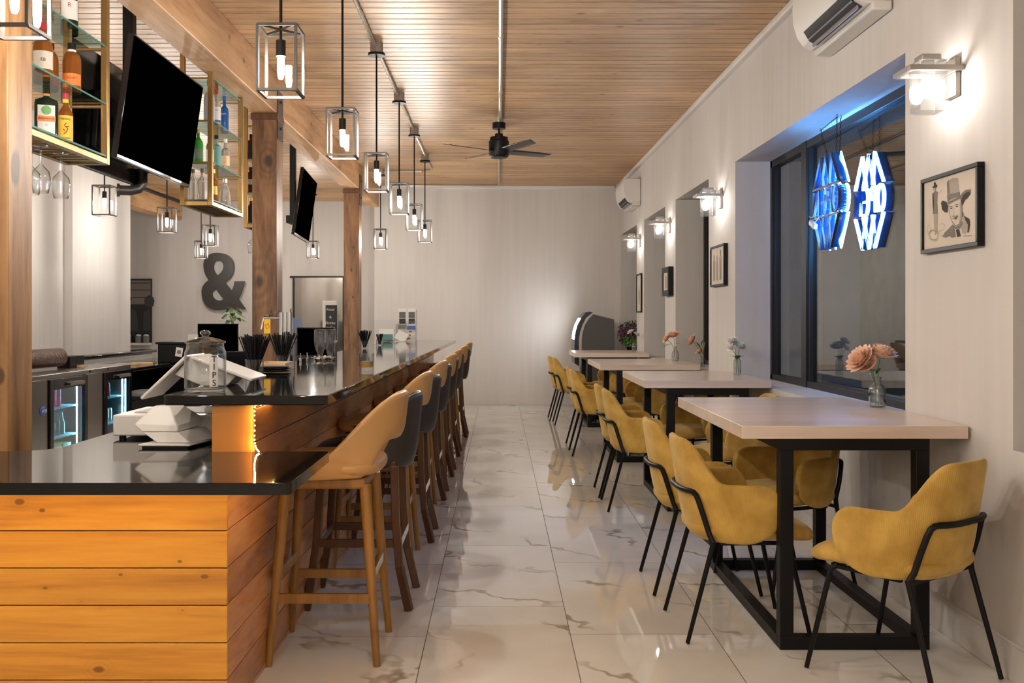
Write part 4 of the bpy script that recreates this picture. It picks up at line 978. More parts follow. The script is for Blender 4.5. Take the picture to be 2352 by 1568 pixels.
# soda / beer tower
tw = thing('beer_tower', 'chrome drinks tower with a side arm and a yellow tag, before the knotty post', 'beverage tower', (-1.56, 7.2, ZL))
m = M()
for dx in (-.03, 0, .03): m.cyl((dx, 0, .001), (dx, 0, .525), .019, n=20)
m.cyl((0,0,.001), (0,0,.02), .07, n=24); m.box(-.05,.05,-.02,.02,.30,.325); m.build('column', MT['chrome'], tw)
m = M(); m.cyl((-.04,0,.487), (-.16,0,.487), .013, n=14); m.cyl((-.16,0,.487), (-.178,-.01,.40), .006, n=10); m.cyl((-.15,0,.50), (-.08,0,.525), .006, n=10); m.build('side_arm', MT['chrome'], tw)
m = M(); m.tube([(-.12,-.01,.50), (-.10,-.015,.54)], .002, n=5); m.tube([(-.07,-.01,.50), (-.04,-.015,.54)], .002, n=5); m.tube([(.035,0,.52), (.038,0,.55)], .004, n=5); m.build('tap_lever', MT['black'], tw)
m = M(); m.box(-.155,-.108,-.018,-.016,.37,.475); yt = m.build('yellow_tag', MT['yellow'], tw)
m = M(); m.tube([(-.15,-.019,.43),(-.13,-.019,.445),(-.115,-.019,.42),(-.135,-.019,.405),(-.145,-.019,.425),(-.12,-.019,.44)], .0015, n=4); m.build('scribble', MT['red'], yt)

# monitors
def monitor(label, x, y, z0, w, h, zb):
    p = thing('computer_monitor', label, 'monitor', (x, y, zb))
    m = M(); m.box(-w/2, w/2, 0, .03, z0 - zb, z0 - zb + h); m.build('casing', MT['gloss_black'], p, bevel=.004)
    m = M(); m.box(-w/2 + .008, w/2 - .008, -.002, 0, z0 - zb + .012, z0 - zb + h - .008); m.build('screen', MT['screen'], p)
    m = M(); m.box(-.03, .03, .03, .05, .01, z0 - zb + h * .5); m.box(-w*.27, w*.27, -.03, .12, 0.0005, .012); m.build('stand', MT['black'], p, bevel=.003)
monitor('black monitor in front of the mirror-like window, behind the upturned carafes', -1.50, 8.04, 1.02, .306, .235, ZL)
monitor('black computer monitor with a potted plant showing above it', -3.60, 12.6, .86, .52, .395, .8405)

# ---------------------------------------------------------------- back bar
fr_ = thing('bar_fridge', 'low stainless bar fridge with two lit glass doors on the left', 'fridge', (-3.9, 8.3, 0))
m = M(); m.box(-4.2, -3.6, 6.9, 9.62, .842, .88); m.build('steel_top', MT['inox'], fr_, world=True, bevel=.004)
for y in (8.98, 9.35): pass
m = M(); m.box(-4.2, -4.17, 6.9, 9.62, 0, .842); m.box(-4.17, -3.62, 6.9, 6.93, 0, .842); m.box(-4.17, -3.62, 9.59, 9.62, 0, .842); m.box(-4.17, -3.62, 6.93, 9.59, 0, .14); m.box(-4.17, -3.62, 6.93, 9.59, .80, .842)
m.box(-4.17, -3.62, 8.74, 8.80, .14, .80)
m.build('cabinet_body', MT['inox'], fr_, world=True)
ins = pm('fridge_lining', (.35,.66,.80), .4)
m = M(); m.box(-4.169, -4.165, 6.93, 9.59, .14, .80); m.build('back_lining', ins, fr_, world=True)
for ya, yb in ((6.93, 7.86), (8.59, 8.95)): m = M(); m.box(-3.625, -3.60, ya, yb, .04, .842); m.build('steel_panel', MT['inox'], fr_, world=True, bevel=.002)
m = M(); m.lathe([(.001,.003),(.05,.003),(.055,0)], n=28); bd_ = m.build('blue_badge', MT['bluelab'], fr_, loc=(.302, -.53, .60), rot=(0, PI/2, 0)); bd_.scale = (.7, 1.2, 1)
text('badge_lettering', 'vro', .06, MT['paper'], fr_, (.3065, -.52, .60), (PI/2, 0, PI/2))
for ya, yb in ((7.87, 8.585), (8.955, 9.61)):
    d = M(); d.box(-3.62,-3.585, ya, ya+.06, .06, .835); d.box(-3.62,-3.585, yb-.06, yb, .06, .835); d.box(-3.62,-3.585, ya+.06, yb-.06, .75, .835); d.box(-3.62,-3.585, ya+.06, yb-.06, .06, .12)
    do = d.build('door', MT['gloss_black'], fr_, world=True, bevel=.002)
    def loc0(o_): o_.location = -fr_.location; return o_
    g = M(); g.box(-3.605, -3.600, ya+.055, yb-.055, .115, .755); loc0(g.build('door_glass', MT['winglass'], do))
    g = M(); g.box(-3.584, -3.555, (ya+yb)/2-.05, (ya+yb)/2+.22, .79, .80); g.box(-3.56, -3.553, (ya+yb)/2-.05, (ya+yb)/2+.22, .772, .80); loc0(g.build('handle', MT['nickel'], do))
    g = M(); g.box(-3.655, -3.649, yb-.075, yb-.069, .14, .79); g.build('light_tube', MT['fridgelight'], fr_, world=True)
    g = M(); g.box(-4.15, -3.66, ya, yb-.02, .575, .585); g.build('wire_shelf', ins, fr_, world=True)
    g = M(); g.box(-4.15, -3.66, ya, yb-.02, .33, .34); g.build('wire_shelf', ins, fr_, world=True)
def can(label, x, y, z, h, r, mm, grp):
    m = M(); m.lathe([(.001,0),(r*.85,0),(r,.008),(r,h-.012),(r*.8,h),(.001,h)], n=14); tag(m.build('drink_can', MT[mm], loc=(x, y, z)), label, 'can', grp)
for i in range(5):
    for j in range(2): can('tall pink can on the upper shelf of the left lit fridge door', -3.74 - j * .09, 7.98 + i * .085, .586, .16, .033, 'pink', 'pink cans in the fridge')
for i, mm in enumerate(['canor','canblue','canor','canred','canred']): can('%s drink can on the upper shelf of the right lit fridge door' % {'canor':'orange','canblue':'blue','canred':'red'}[mm], -3.74, 9.04 + i * .085, .586, .125, .031, mm, {'canor':'orange','canblue':'blue','canred':'red'}[mm] + ' cans in the fridge')
for i in range(6):
    m = M(); m.lathe([(.001,0),(.027,0),(.028,.1),(.012,.15),(.011,.19),(.001,.19)], n=12)
    a_ = i < 3
    tag(m.build('beer_bottle', MT['greeng'] if a_ else MT['tealg'], loc=(-3.74, 7.96 + i * .09, .341)), ('green' if a_ else 'pale blue') + ' bottle on the lower shelf of the left lit fridge door', 'bottle', ('green' if a_ else 'pale blue') + ' bottles in the fridge')
for i in range(6): can('pale can on the middle shelf of the right lit fridge door', -3.74, 9.03 + i * .08, .341, .13, .03, 'canwhite', 'pale cans in the fridge')
for i, (mm, nm) in enumerate((('plantd','dark green'), ('yellow','yellow'), ('lime','bright green'))):
    t = M(); t.box(-3.86, -3.68, 7.95 + i * .18, 8.10 + i * .18, .141, .29 - i * .01); t.m = 1; t.box(-3.862, -3.678, 7.95 + i * .18, 8.10 + i * .18, .262, .28 - i*.01); tag(t.build('drinks_carton', [MT[mm], MT['bluelab']]), nm + ' drinks carton at the bottom of the left lit fridge door', 'carton')
for y in (8.66, 9.06):
    m = M(); m.cyl((-3.5995, y, .862), (-3.594, y, .862), .009, n=12); m.build('lock', MT['black'], fr_, world=True)
# stuff on the fridge
t = M()
t.tube([(-3.95, 8.10, .985), (-3.93, 8.3, .985), (-3.90, 8.72, .985)], .082, n=24)
tag(t.build('sequin_bag', pm('brown_sequins', (.09,.03,.01), .2, metal=.5, bump=(90,1,.02))), 'glittering brown sequinned roll bag on the fridge top next to the post', 'bag')
t = M(); t.box(-3.98, -3.86, 8.86, 9.16, .881, .985); tag(t.build('storage_crate', MT['black'], bevel=.003), 'small black crate on the fridge top beside the sequinned bag', 'crate')
t = M(); t.box(-3.86, -3.82, 9.0, 9.12, .8805, .90); tag(t.build('wooden_block', MT['tray']), 'small pale wood piece at the foot of the black crate', 'wood block')
# black cabinet with countertop further along
bc = thing('back_cabinet', 'long black back-bar cabinet with open shelf, beyond the fridge', 'cabinet', (-3.9, 11.3, 0))
m = M(); m.box(-4.25, -3.58, 9.64, 13.6, .805, .84); m.build('countertop', MT['stone'], bc, world=True, bevel=.006)
m = M(); m.box(-4.2, -3.63, 9.66, 13.55, 0, .50); m.box(-4.2, -4.1, 9.66, 13.55, .5, .805)
for y in (9.66, 11.6, 13.5): m.box(-4.1, -3.63, y, y + .05, .50, .805)
m.build('carcass', MT['black'], bc, world=True)
t = M(); t.box(-3.9, -3.68, 10.3, 10.7, .501, .56); tag(t.build('folded_cloth', MT['paper'], bevel=.02), 'crumpled white cloth on the open shelf of the black cabinet', 'cloth')
t = M(); t.box(-4.497, -4.27, 8.8, 12.3, .90, .94); tag(t.build('wall_ledge', MT['stone'], bevel=.015, seg=4), 'black rounded ledge along the white wall above the back bar', 'ledge')
t = M(); t.box(-4.47, -4.30, 8.8, 12.2, .0, .899); struct(t.build('trim_3', MT['wall']))
t = M(); t.prism([(-3.78,10.9),(-3.46,10.9),(-3.44,11.3),(-3.78,11.3)], .8405, 1.04); t.prism([(-3.80,10.88),(-3.44,10.88),(-3.42,11.32),(-3.80,11.32)], 1.04, 1.065)
tag(t.build('podium_box', MT['black'], bevel=.004), 'black stand with a lipped top left of the plant monitor', 'cabinet')
t = M(); t.obox((-3.52, 10.83, .955), (.075, .006, .10), Matrix.Rotation(.15, 3, 'Y')); cdn = tag(t.build('card_sign', MT['paper']), 'small white card leaning on the black stand', 'card')
t = M(); t.obox((-3.52, 10.826, .955), (.04, .003, .04), Matrix.Rotation(.15, 3, 'Y')); t.build('printed_mark', MT['ink2'], cdn)
for i, (x, y, w) in enumerate([(-3.85, 10.2, .22), (-3.75, 10.35, .20), (-3.88, 9.95, .15)]):
    t = M(); t.obox((x, y, .8405 + .012 + .0), (w, .12, .022), Matrix.Rotation(.4 * i, 3, 'Z')); tag(t.build('wooden_board', MT['tray'] if i < 2 else MT['white']), ['flat pale wood board on the black back counter', 'second wood board behind the first on the back counter', 'white tray on the black back counter near the fridge'][i], 'board')
t = M(); t.box(-3.95, -3.35, 11.5, 12.4, .8405, .90); t.box(-3.3, -2.75, 11.8, 12.4, 0, .93); t.box(-2.9, -2.55, 11.9, 12.2, .9, 1.0)
tag(t.build('office_printer', MT['gloss_black'], bevel=.01), 'low black office machines under the plant monitor', 'printer')
for i in range(4):
    t = M(); t.box(-3.35 + i * .0, -2.8, 11.78, 11.80, .60 + i * .07, .606 + i * .07); 
    if i == 0: tag(t.build('chrome_strip', MT['chrome']), 'thin chrome strip across the black office machines', 'trim')
for i, (x, z, w, h, lb) in enumerate([(-3.05, 1.0, .16, .17, 'white paper behind the first straw tumbler'), (-3.95, 1.02, .12, .14, 'white paper stack behind the knob of the tip jar')]):
    t = M(); t.box(x, x + w, 12.5, 12.53, z - .16, z + h - .04); tag(t.build('paper_stack', MT['paper']), lb, 'paper')
# plant behind the monitor
pt = thing('potted_plant', 'anthurium with one red flower peeking above the black computer monitor', 'plant', (-3.52, 13.0, .8405))
m = M(); m.lathe([(.001,0),(.07,0),(.095,.40),(.085,.40),(.08,.38),(.001,.38)], n=20); m.build('pot', MT['whitepetal'], pt)
def leaf(m, base, dr, L_, W_, droop=.3, n=6):
    b = Vector(base); d = Vector(dr).normalized(); s_ = d.cross(Vector((0,0,1))).normalized(); vs = []; fs = []
    for i in range(n + 1):
        u = i / n; c = b + d * L_ * u + Vector((0,0,-droop * L_ * u * u)); w = W_ * math.sin(PI * min(1, u * .93 + .07)) ** .8
        vs += [c - s_ * w, c + Vector((0,0,-.15*w)), c + s_ * w]
    for i in range(n): fs += [(i*3, i*3+1, i*3+4, i*3+3), (i*3+1, i*3+2, i*3+5, i*3+4)]
    m.add(vs, fs)
m = M()
for k in range(16):
    a = k * 2.4; r = .03 + .008 * k; tip = (math.cos(a) * r * .6, math.sin(a) * r * .6, .43 + .012 * (16 - k))
    leaf(m, tip, (math.cos(a), math.sin(a), .3), .13, .035, .7)
m.build('foliage', MT['plantg'], pt)
m = M()
for k in range(8): a = k * 2.4; m.tube([(0,0,.38), (math.cos(a)*.04, math.sin(a)*.04, .52)], .003, n=5)
m.tube([(0,0,.38), (.0,0,.62)], .003, n=5); m.build('stems', MT['stem'], pt)
m = M(); leaf(m, (0,0,.62), (-1,-.2,.1), .09, .035, -.2); leaf(m, (0,0,.63), (.7,-.5,.4), .05, .02, 0); m.build('flower', MT['red'], pt)

# ---------------------------------------------------------------- far left wall: ampersand, poster niche
def px(p, d): S = F / d; return ((p[0] - 1146) / S, CH - (p[1] - 728) / S)
def trace(pts, d, sx, ox, oy): return [px((ox + a / sx, oy + b / sx), d) for a, b in pts]
def smooth(poly, corners, k=4):
    n = len(poly); out = []
    for i in range(n):
        p0, p1, p2, p3 = [Vector(poly[(i + j) % n]) for j in (-1, 0, 1, 2)]
        if i in corners: p0 = p1
        if (i + 1) % n in corners: p3 = p2
        for j in range(k):
            t_ = j / k
            out.append(.5 * ((2*p1) + (-p0+p2)*t_ + (2*p0-5*p1+4*p2-p3)*t_*t_ + (-p0+3*p1-3*p2+p3)*t_**3))
    return out
DA = 16.93
outer = [(1315,211),(1360,222),(1392,250),(1404,290),(1400,325),(1385,358),(1352,388),(1392,438),(1404,410),(1409,381),(1468,380),(1458,420),(1447,455),(1432,487),(1475,547),(1408,549),(1390,532),(1350,549),(1310,553),(1268,545),(1235,520),(1216,478),(1213,430),(1230,395),(1255,373),(1238,345),(1226,310),(1224,270),(1240,235),(1275,214)]
hole1 = [(1310,258),(1335,268),(1343,295),(1333,322),(1309,347),(1290,325),(1283,298),(1289,270)]
hole2 = [(1297,424),(1345,488),(1325,496),(1300,493),(1282,478),(1274,455),(1281,436)]
cu = bpy.data.curves.new('amp', 'CURVE'); cu.dimensions = '2D'; cu.fill_mode = 'BOTH'; cu.extrude = .025
for poly, cor in ((outer, {6,7,9,10,13,14,15,16,24}), (hole1, {4}), (hole2, {0,1})):
    q = smooth(trace(poly, DA, 2.6133, 0, 500), cor); spn = cu.splines.new('POLY'); spn.points.add(len(q) - 1); spn.use_cyclic_u = True
    for i, p in enumerate(q): spn.points[i].co = (p[0], p[1], 0, 1)
to = bpy.data.objects.new('amp', cu); COL.objects.link(to); bpy.context.view_layer.update()
me = bpy.data.meshes.new_from_object(to.evaluated_get(bpy.context.evaluated_depsgraph_get())); bpy.data.objects.remove(to)
me.materials.clear(); me.materials.append(MT['amp']); ao = bpy.data.objects.new('ampersand_sign', me); COL.objects.link(ao)
ao.location = (0, DA, 0); ao.rotation_euler = (PI/2, 0, 0); tag(ao, 'large dark metal ampersand mounted on the far wall', 'wall sign')

po = thing('wall_poster', 'dark framed print of two suited figures on the far wall, left of the ampersand', 'picture', (-6.2, 16.97, .9))
m = M(); m.box(-6.55, -5.99, 16.95, 16.998, .90, 2.0); m.build('frame', MT['label_black'], po, world=True)
bg = pm('poster_ground', (.16,.14,.125), .3); m = M(); m.box(-6.54, -6.0, 16.945, 16.95, 1.55, 1.97); m.build('background_print', bg, po, world=True)
dkp = pm('poster_figure', (.035,.037,.04), .3); skn = pm('poster_face', (.085,.08,.078), .4)
m = M()
for z in (1.92, 1.80, 1.67, 1.555): m.box(-6.54, -6.0, 16.943, 16.945, z, z + .012)
m.build('dark_lines', MT['label_black'], po, world=True)
m = M(); m.lathe([(.001,-.10),(.05,-.08),(.065,0),(.05,.08),(.001,.11)], n=20); f_ = m.build('face', skn, po, loc=(-6.40+6.2, -.03, .80-.15+.02)); f_.scale = (1, .1, 1)
m = M(); m.lathe([(.001,-.02),(.07,-.0),(.075,.05),(.04,.09),(.001,.10)], n=20); f_ = m.build('hair', MT['label_black'], po, loc=(-6.40+6.2, -.026, .80-.08)); f_.scale = (1, .1, 1)
m = M(); m.prism([(-6.54,1.10),(-6.54,1.46),(-6.46,1.50),(-6.34,1.50),(-6.24,1.44),(-6.2,1.10)], 16.938, 16.941, 'y'); m.prism([(-6.13,1.10),(-6.12,1.42),(-6.0,1.50),(-6.0,1.10)], 16.938, 16.941, 'y'); m.build('suits', dkp, po, world=True)
m = M(); m.lathe([(.001,-.12),(.07,-.09),(.09,0),(.07,.06),(.001,.1)], n=20); f_ = m.build('hat', dkp, po, loc=(-6.02+6.2, -.026, .72)); f_.scale = (1, .1, 1)
t = M(); t.box(-6.56, -5.98, 16.80, 16.94, .86, .898); tag(t.build('display_ledge', MT['wall']), 'narrow plaster ledge below the dark framed print', 'shelf')
for i, x in enumerate((-6.36, -6.18, -6.05)):
    j = thing('storage_jar', ['left', 'middle', 'right'][i] + ' of three small glass jars with white filling under the dark print', 'jar', (x, 16.87, .899), group='jars under the dark print')
    m = M(); m.cyl((0,0,0), (0,0,.12), .055, n=16); m.build('jar_body', pm('jar_grey', (.16,.16,.16), .2), j)
    m = M(); m.ball((0,0,.125), (.048,.048,.022), 10, 6); m.build('filling', MT['paper'], j)
# chalkboard sign and small things near the far window
cb = thing('chalkboard_sign', 'small black chalkboard menu in a white frame left of the farthest post', 'sign', (-2.17, 13.2, 1.0))
m = M(); m.box(-.20, .0, 0, .03, 0, .56); m.build('frame', MT['white'], cb, bevel=.02)
m = M(); m.box(-.155, .0, -.004, 0, .03, .50); bo = m.build('board', MT['label_black'], cb)
for z, s_ in ((.44,'Food'), (.34,'&'), (.26,'Drinks'), (.20,'order'), (.13,'To'), (.07,'order')): text('chalk_writing', s_, .05, MT['paper'], bo, (-.09, -.006, z))
t = M(); t.box(-2.42, -2.15, 12.6, 12.9, 0, 1.0); tag(t.build('service_stand', MT['gloss_black']), 'glossy dark stand below the chalkboard', 'stand')
t = M(); t.box(-2.21, -2.13, 12.59, 12.60, .80, .88); tag(t.build('sticky_note', MT['pink']), 'pink sticky note on the dark stand', 'note')
t = M(); t.box(-2.95, -2.73, 13.6, 13.62, 1.17, 1.33); t.box(-2.85,-2.83,13.61,13.63,0,1.17); tag(t.build('blue_sign', pm('slate_blue', (.16,.2,.32), .6)), 'slate blue sign above the black monitor', 'sign')
t = M(); t.box(-1.745, -1.735, 13.0, 13.3, 1.0, 1.1)

# ---------------------------------------------------------------- air conditioners
def ac(label, y0, y1, zb):
    L_ = y1 - y0; yc = (y0+y1)/2; xw = XW(yc) - .002
    p = thing('air_conditioner', label, 'air conditioner', (xw, yc, zb), group='wall air conditioners')
    prof = [(0,.02),(-.12,.0),(-.165,.025),(-.20,.075),(-.222,.15),(-.226,.24),(-.215,.30),(-.18,.315),(0,.315)]
    m = M(); m.prism(prof, -L_/2, L_/2, 'y'); m.build('casing', MT['trimw'], p, bevel=.006, sharp=25)
    m = M(); m.prism([(-.128,.0),(-.168,.023),(-.200,.072),(-.205,.07),(-.172,.018),(-.13,-.004)], -L_/2 + .05, L_/2 - .14, 'y'); m.build('outlet', MT['label_black'], p)
    for k in range(2):
        m = M(); m.bar((-.150 - .026*k, -L_/2 + .05, -.002 + .034*k), (-.150 - .026*k, L_/2 - .14, -.002 + .034*k), .008, .018); m.build('louvre', MT['nickel'], p)
    m = M(); m.box(-.10, 0, -L_/2 - .002, L_/2 + .002, -.03, .02); m.build('back_cover', MT['white'], p, bevel=.01)
ac('white wall air conditioner cut off by the top edge, above the big window', 4.72, 5.58, 2.845)
ac('small white wall air conditioner in the far right corner', 12.77, 13.6, 2.82)

# ---------------------------------------------------------------- neon sign
xs = 2.055
MT_R = .0065
ne = thing('neon_sign', 'glowing blue neon OPEN sign hanging by chains in the big window', 'neon sign', (xs, 6.14, 2.573))
def sy(u): return 5.85 + u * .48        # u=0 nearest the camera (letter O)
def P3(u, z, x=xs + .03): return (x, sy(u), z)
rows = []
tops = [.16, .34, .50, .66, .84]; bots = [0.0, .20, .40, .60, .80, 1.0]
Zt, Zm1, Zm2, Zb = 2.345, 2.15, 1.965, 1.765
def hatch(zn, zw):
    out = []
    for a, b in ((0.02,.30),(.34,.50)): out.append([(a, zw), (b, zn), (a + .36, zw)])
    out.append([(.98, zw), (.72, zn), (.60, zw)])
    return out
def letters():
    out = []; z0, z1 = Zm2 + .012, Zm1 - .012; zc, h = (z0+z1)/2, (z1-z0)/2
    out.append([(.11 + .105 * math.cos(k * PI / 10), zc + h * math.sin(k * PI / 10)) for k in range(21)])
    out.append([(.28,z0),(.28,z1),(.38,z1),(.44,zc+h*.75),(.44,zc+h*.3),(.38,zc),(.28,zc)])
    out.append([(.70,z1),(.58,z1),(.53,zc+h*.5),(.53,zc-h*.5),(.58,z0),(.70,z0)]); out.append([(.53,zc),(.67,zc)])
    out.append([(.79,z0),(.79,z1),(.98,z0),(.98,z1)])
    return out
def dens(pl, k=1): return pl
for nm, sets in (('neon_hatch', hatch(Zt, Zm1)), ('neon_letter', letters()), ('neon_hatch', hatch(Zb, Zm2))):
    for s_ in sets:
        m = M(); m.tube([P3(u, z, xs + .03) for u, z in s_], MT_R, n=6); m.build(nm, MT['neon'], ne, world=True)
m = M()
for s_ in hatch(Zt, Zm1) + hatch(Zb, Zm2) + letters():
    for a, b in zip(s_, s_[1:]): m.bar(P3(a[0], a[1], xs - .03), P3(b[0], b[1], xs - .03), .006, .016, up=(1,0,0))
for z in (Zm1, Zm2): m.bar(P3(-.02, z, xs - .03), P3(1.02, z, xs - .03), .012)
m.build('backing_frame', MT['bronze'], ne, world=True)
m = M()
for s_ in hatch(Zt, Zm1) + hatch(Zb, Zm2) + letters():
    for a, b in zip(s_, s_[1:]):
        q = [P3(a[0],a[1],xs-.028), P3(b[0],b[1],xs-.028), P3(b[0],b[1],xs+.036), P3(a[0],a[1],xs+.036)]; m.add(q, [(0,1,2,3)])
m.build('acrylic_walls', MT['blueac'], ne, world=True, solid=.003)
def chain(p0, p1, nm='chain'):
    m = M(); p0, p1 = Vector(p0), Vector(p1); n_ = int((p1-p0).length / .018); d = (p1-p0) / max(1, n_)
    for k in range(n_):
        c = p0 + d * (k + .5); dn = d.normalized(); w = Vector((0,0,1)).cross(dn) if abs(dn.z) < .9 else Vector((1,0,0)) ; w.normalize()
        if k % 2: w = dn.cross(w)
        m.tube([c + dn * .011 * math.cos(t_) + w * .005 * math.sin(t_) for t_ in [j * PI / 4 for j in range(8)]], .0015, n=4, closed=True)
    m.build(nm, MT['black'], ne, world=True)
chain((xs, 5.98, 2.57), (xs, 5.99, Zt)); chain((xs + .01, 6.32, 2.55), (xs, 6.15, Zt)); chain((xs, 6.30, 2.53), (xs, 5.98, 2.555)); chain((xs + .03, 6.0, 2.57), (xs+.03, 6.02, Zt))
m = M(); m.obox((xs - .05, 6.28, 1.93), (.03, .10, .035), Matrix.Rotation(.4, 3, 'X')); m.build('power_box', MT['white'], ne, world=True, bevel=.008)
m = M(); m.tube([(xs-.05, 6.36, 1.99), (xs-.06, 6.30, 1.975), (xs-.05, 6.2, 1.98), (xs-.06, 6.12, 1.97), (xs-.05,6.24,1.94)], .003, n=5); m.build('cable', MT['white'], ne, world=True)

# ---------------------------------------------------------------- framed pictures
def picture(label, y0, y1, z0, z1, depth=.025, fw=.018, art=None):
    """hangs on the right wall, its face towards -x; y0 is the near (right) side"""
    xw = XW((y0+y1)/2); p = thing('framed_picture', label, 'picture', (xw, (y0+y1)/2, z0), group='framed drawings on the window wall')
    m = M(); xa, xb = xw - depth, xw - .001
    m.box(xa, xb, y0, y1, z0, z0 + fw); m.box(xa, xb, y0, y1, z1 - fw, z1); m.box(xa, xb, y0, y0 + fw, z0 + fw, z1 - fw); m.box(xa, xb, y1 - fw, y1, z0 + fw, z1 - fw)
    m.build('frame', MT['black'], p, world=True, bevel=.002)
    m = M(); m.box(xa + .010, xb, y0 + fw, y1 - fw, z0 + fw, z1 - fw); m.build('paper', MT['cream'], p, world=True)
    Wd, Hd = (y1 - y0 - 2*fw), (z1 - z0 - 2*fw)
    def uvp(u, v, k): return (xa + .0098 - k * .0003, y1 - fw - u * Wd, z1 - fw - v * Hd)
    layers = {}
    for k, (mat_, pts, kind) in enumerate(art or []):
        m = layers.setdefault(mat_, M())
        if kind == 'f':
            m.add([uvp(u, v, k % 6 + 1) for u, v in pts], [tuple(range(len(pts)))])
        else:
            for a, b in zip(pts, pts[1:]):
                A_, B_ = Vector(uvp(*a, 7)), Vector(uvp(*b, 7)); dd = (B_ - A_)
                if dd.length < 1e-5: continue
                n_ = Vector((0, -dd.z, dd.y)).normalized() * kind
                m.add([A_ - n_, B_ - n_, B_ + n_, A_ + n_], [(0,1,2,3)])
    for mat_, m in layers.items(): m.build('drawing', MT[mat_], p, world=True)
def cw(pts):
    out = []
    for x, y in pts:
        u = (x - 215) / 368.; tp = 985 - 128 * u; bt = 1490 - 70 * u; out.append((u, (y - tp) / (bt - tp)))
    return out
art = []
def Fl(c, pts): art.append((c, cw(pts), 'f'))
def Ln(c, pts, w=.0008): art.append((c, cw(pts), w))
Fl('ink3', [(382,975),(395,955),(428,935),(458,938),(468,1040),(430,1050),(385,1080)]); Fl('ink2', [(382,975),(396,952),(404,1045),(388,1085)]); Fl('ink2', [(384,1075),(400,1062),(470,1042),(474,1075),(420,1095),(388,1120)])
Fl('ink', [(342,1130),(350,1110),(380,1120),(392,1150),(388,1200),(370,1200),(350,1180)]); Fl('ink2', [(388,1122),(474,1075),(488,1050),(510,1030),(542,1024),(540,1060),(520,1095),(500,1110),(484,1140),(474,1095),(430,1118),(396,1140)])
Fl('ink', [(480,1120),(492,1070),(512,1050),(540,1040),(536,1070),(505,1105),(488,1150)])
Ln('ink', [(396,1145),(400,1190),(410,1240),(424,1275),(445,1300),(468,1290),(486,1250),(490,1200),(484,1140)], .0011)
Fl('ink3', [(470,1110),(484,1145),(488,1200),(480,1250),(466,1285),(470,1200)]); Ln('ink', [(402,1158),(415,1152),(425,1160)], .0013); Ln('ink', [(440,1145),(452,1138),(464,1140)], .0013)
Fl('ink', [(406,1166),(418,1162),(424,1170),(412,1174)]); Fl('ink', [(443,1154),(456,1148),(462,1156),(450,1160)])
Ln('ink2', [(432,1165),(434,1200),(426,1220),(440,1224)], .001); Ln('ink', [(425,1245),(440,1240),(462,1228)], .0013); Fl('ink2', [(430,1248),(458,1236),(446,1256)]); Ln('ink2', [(418,1232),(440,1232),(458,1218)], .0012)
Fl('ink2', [(424,1290),(446,1308),(470,1296),(485,1262),(492,1285),(470,1322),(440,1324)]); Fl('ink2', [(352,1385),(372,1350),(400,1320),(424,1290),(436,1330),(444,1385),(420,1392),(400,1378),(380,1392)])
Fl('ink', [(444,1330),(466,1325),(478,1380),(452,1388)]); Fl('ink3', [(478,1320),(500,1220),(520,1260),(512,1360),(490,1360)]); Fl('ink', [(500,1225),(534,1250),(538,1290),(530,1350),(520,1352),(522,1290),(508,1260)])
Fl('ink2', [(484,1190),(498,1210),(494,1240),(486,1228)])
Fl('ink', [(277,1010),(290,1000),(290,975),(303,972),(305,990),(316,992),(312,1012),(290,1020)]); Fl('ink3', [(286,1018),(304,1014),(303,1040),(290,1044)])
Fl('ink2', [(278,1062),(288,1048),(306,1040),(318,1044),(314,1120),(318,1210),(280,1215),(284,1140)]); Fl('ink', [(278,1062),(286,1050),(290,1120),(286,1200),(280,1160)]); Fl('ink3', [(288,1215),(318,1210),(314,1340),(300,1380),(290,1300)])
for rr_, cc in ((38,'ink3'), (30,'ink2')):
    Ln(cc, [(290 + rr_ * math.cos(k * PI/12), 1375 + rr_ * 1.2 * math.sin(k * PI/12)) for k in range(25)], .001)
Ln('ink3', [(262,1110),(250,1150),(262,1190),(272,1160),(258,1130)], .0007); Ln('ink3', [(330,1300),(350,1280),(372,1300),(360,1330),(330,1340),(345,1380),(365,1372)], .0008); Ln('ink3', [(250,1290),(238,1330),(252,1370),(270,1330),(256,1300)], .001); Ln('ink3', [(318,1060),(335,1050),(350,1025),(340,1045),(330,1085)], .0007)
Ln('ink2', [(495,1385),(512,1370),(508,1380),(548,1374)], .0008)
picture('framed pencil drawing of a cowboy in a wide hat below the largest sconce', 3.84, 4.36, 1.618, 1.947, depth=.03, art=art)
art2 = []
for cx, top_, w in ((.22,.18,.10), (.46,.22,.07), (.72,.10,.11)):
    art2.append(('ink3', [(cx-w,top_+.2),(cx-w*.4,top_+.12),(cx+w*.4,top_+.12),(cx+w,top_+.2),(cx+w*.8,.9),(cx-w*.9,.9)], 'f')); art2.append(('ink2', [(cx-w*.4,top_+.02),(cx,top_-.02),(cx+w*.4,top_+.02),(cx+w*.35,top_+.12),(cx,top_+.15),(cx-w*.35,top_+.12)], 'f'))
    art2.append(('ink2', [(cx-w*.2,.35),(cx+w*.1,.36),(cx+w*.3,.88),(cx-w*.1,.88)], 'f'))
picture('framed faint drawing of three standing figures, below the second sconce', 8.04, 8.56, 1.60, 1.945, depth=.035, art=art2)
picture('small thick black frame around a narrow picture, below the third sconce', 10.46, 10.88, 1.57, 1.88, depth=.055, fw=.06, art=[('ink3', [(.3,.2),(.7,.2),(.7,.9),(.3,.9)], 'f')])
picture('tall narrow black-framed picture below the farthest sconce', 12.64, 13.08, 1.40, 1.905, depth=.02, fw=.018, art=[('ink3', [(.3,.5),(.5,.3),(.7,.5),(.6,.8),(.4,.8)], 'f')])

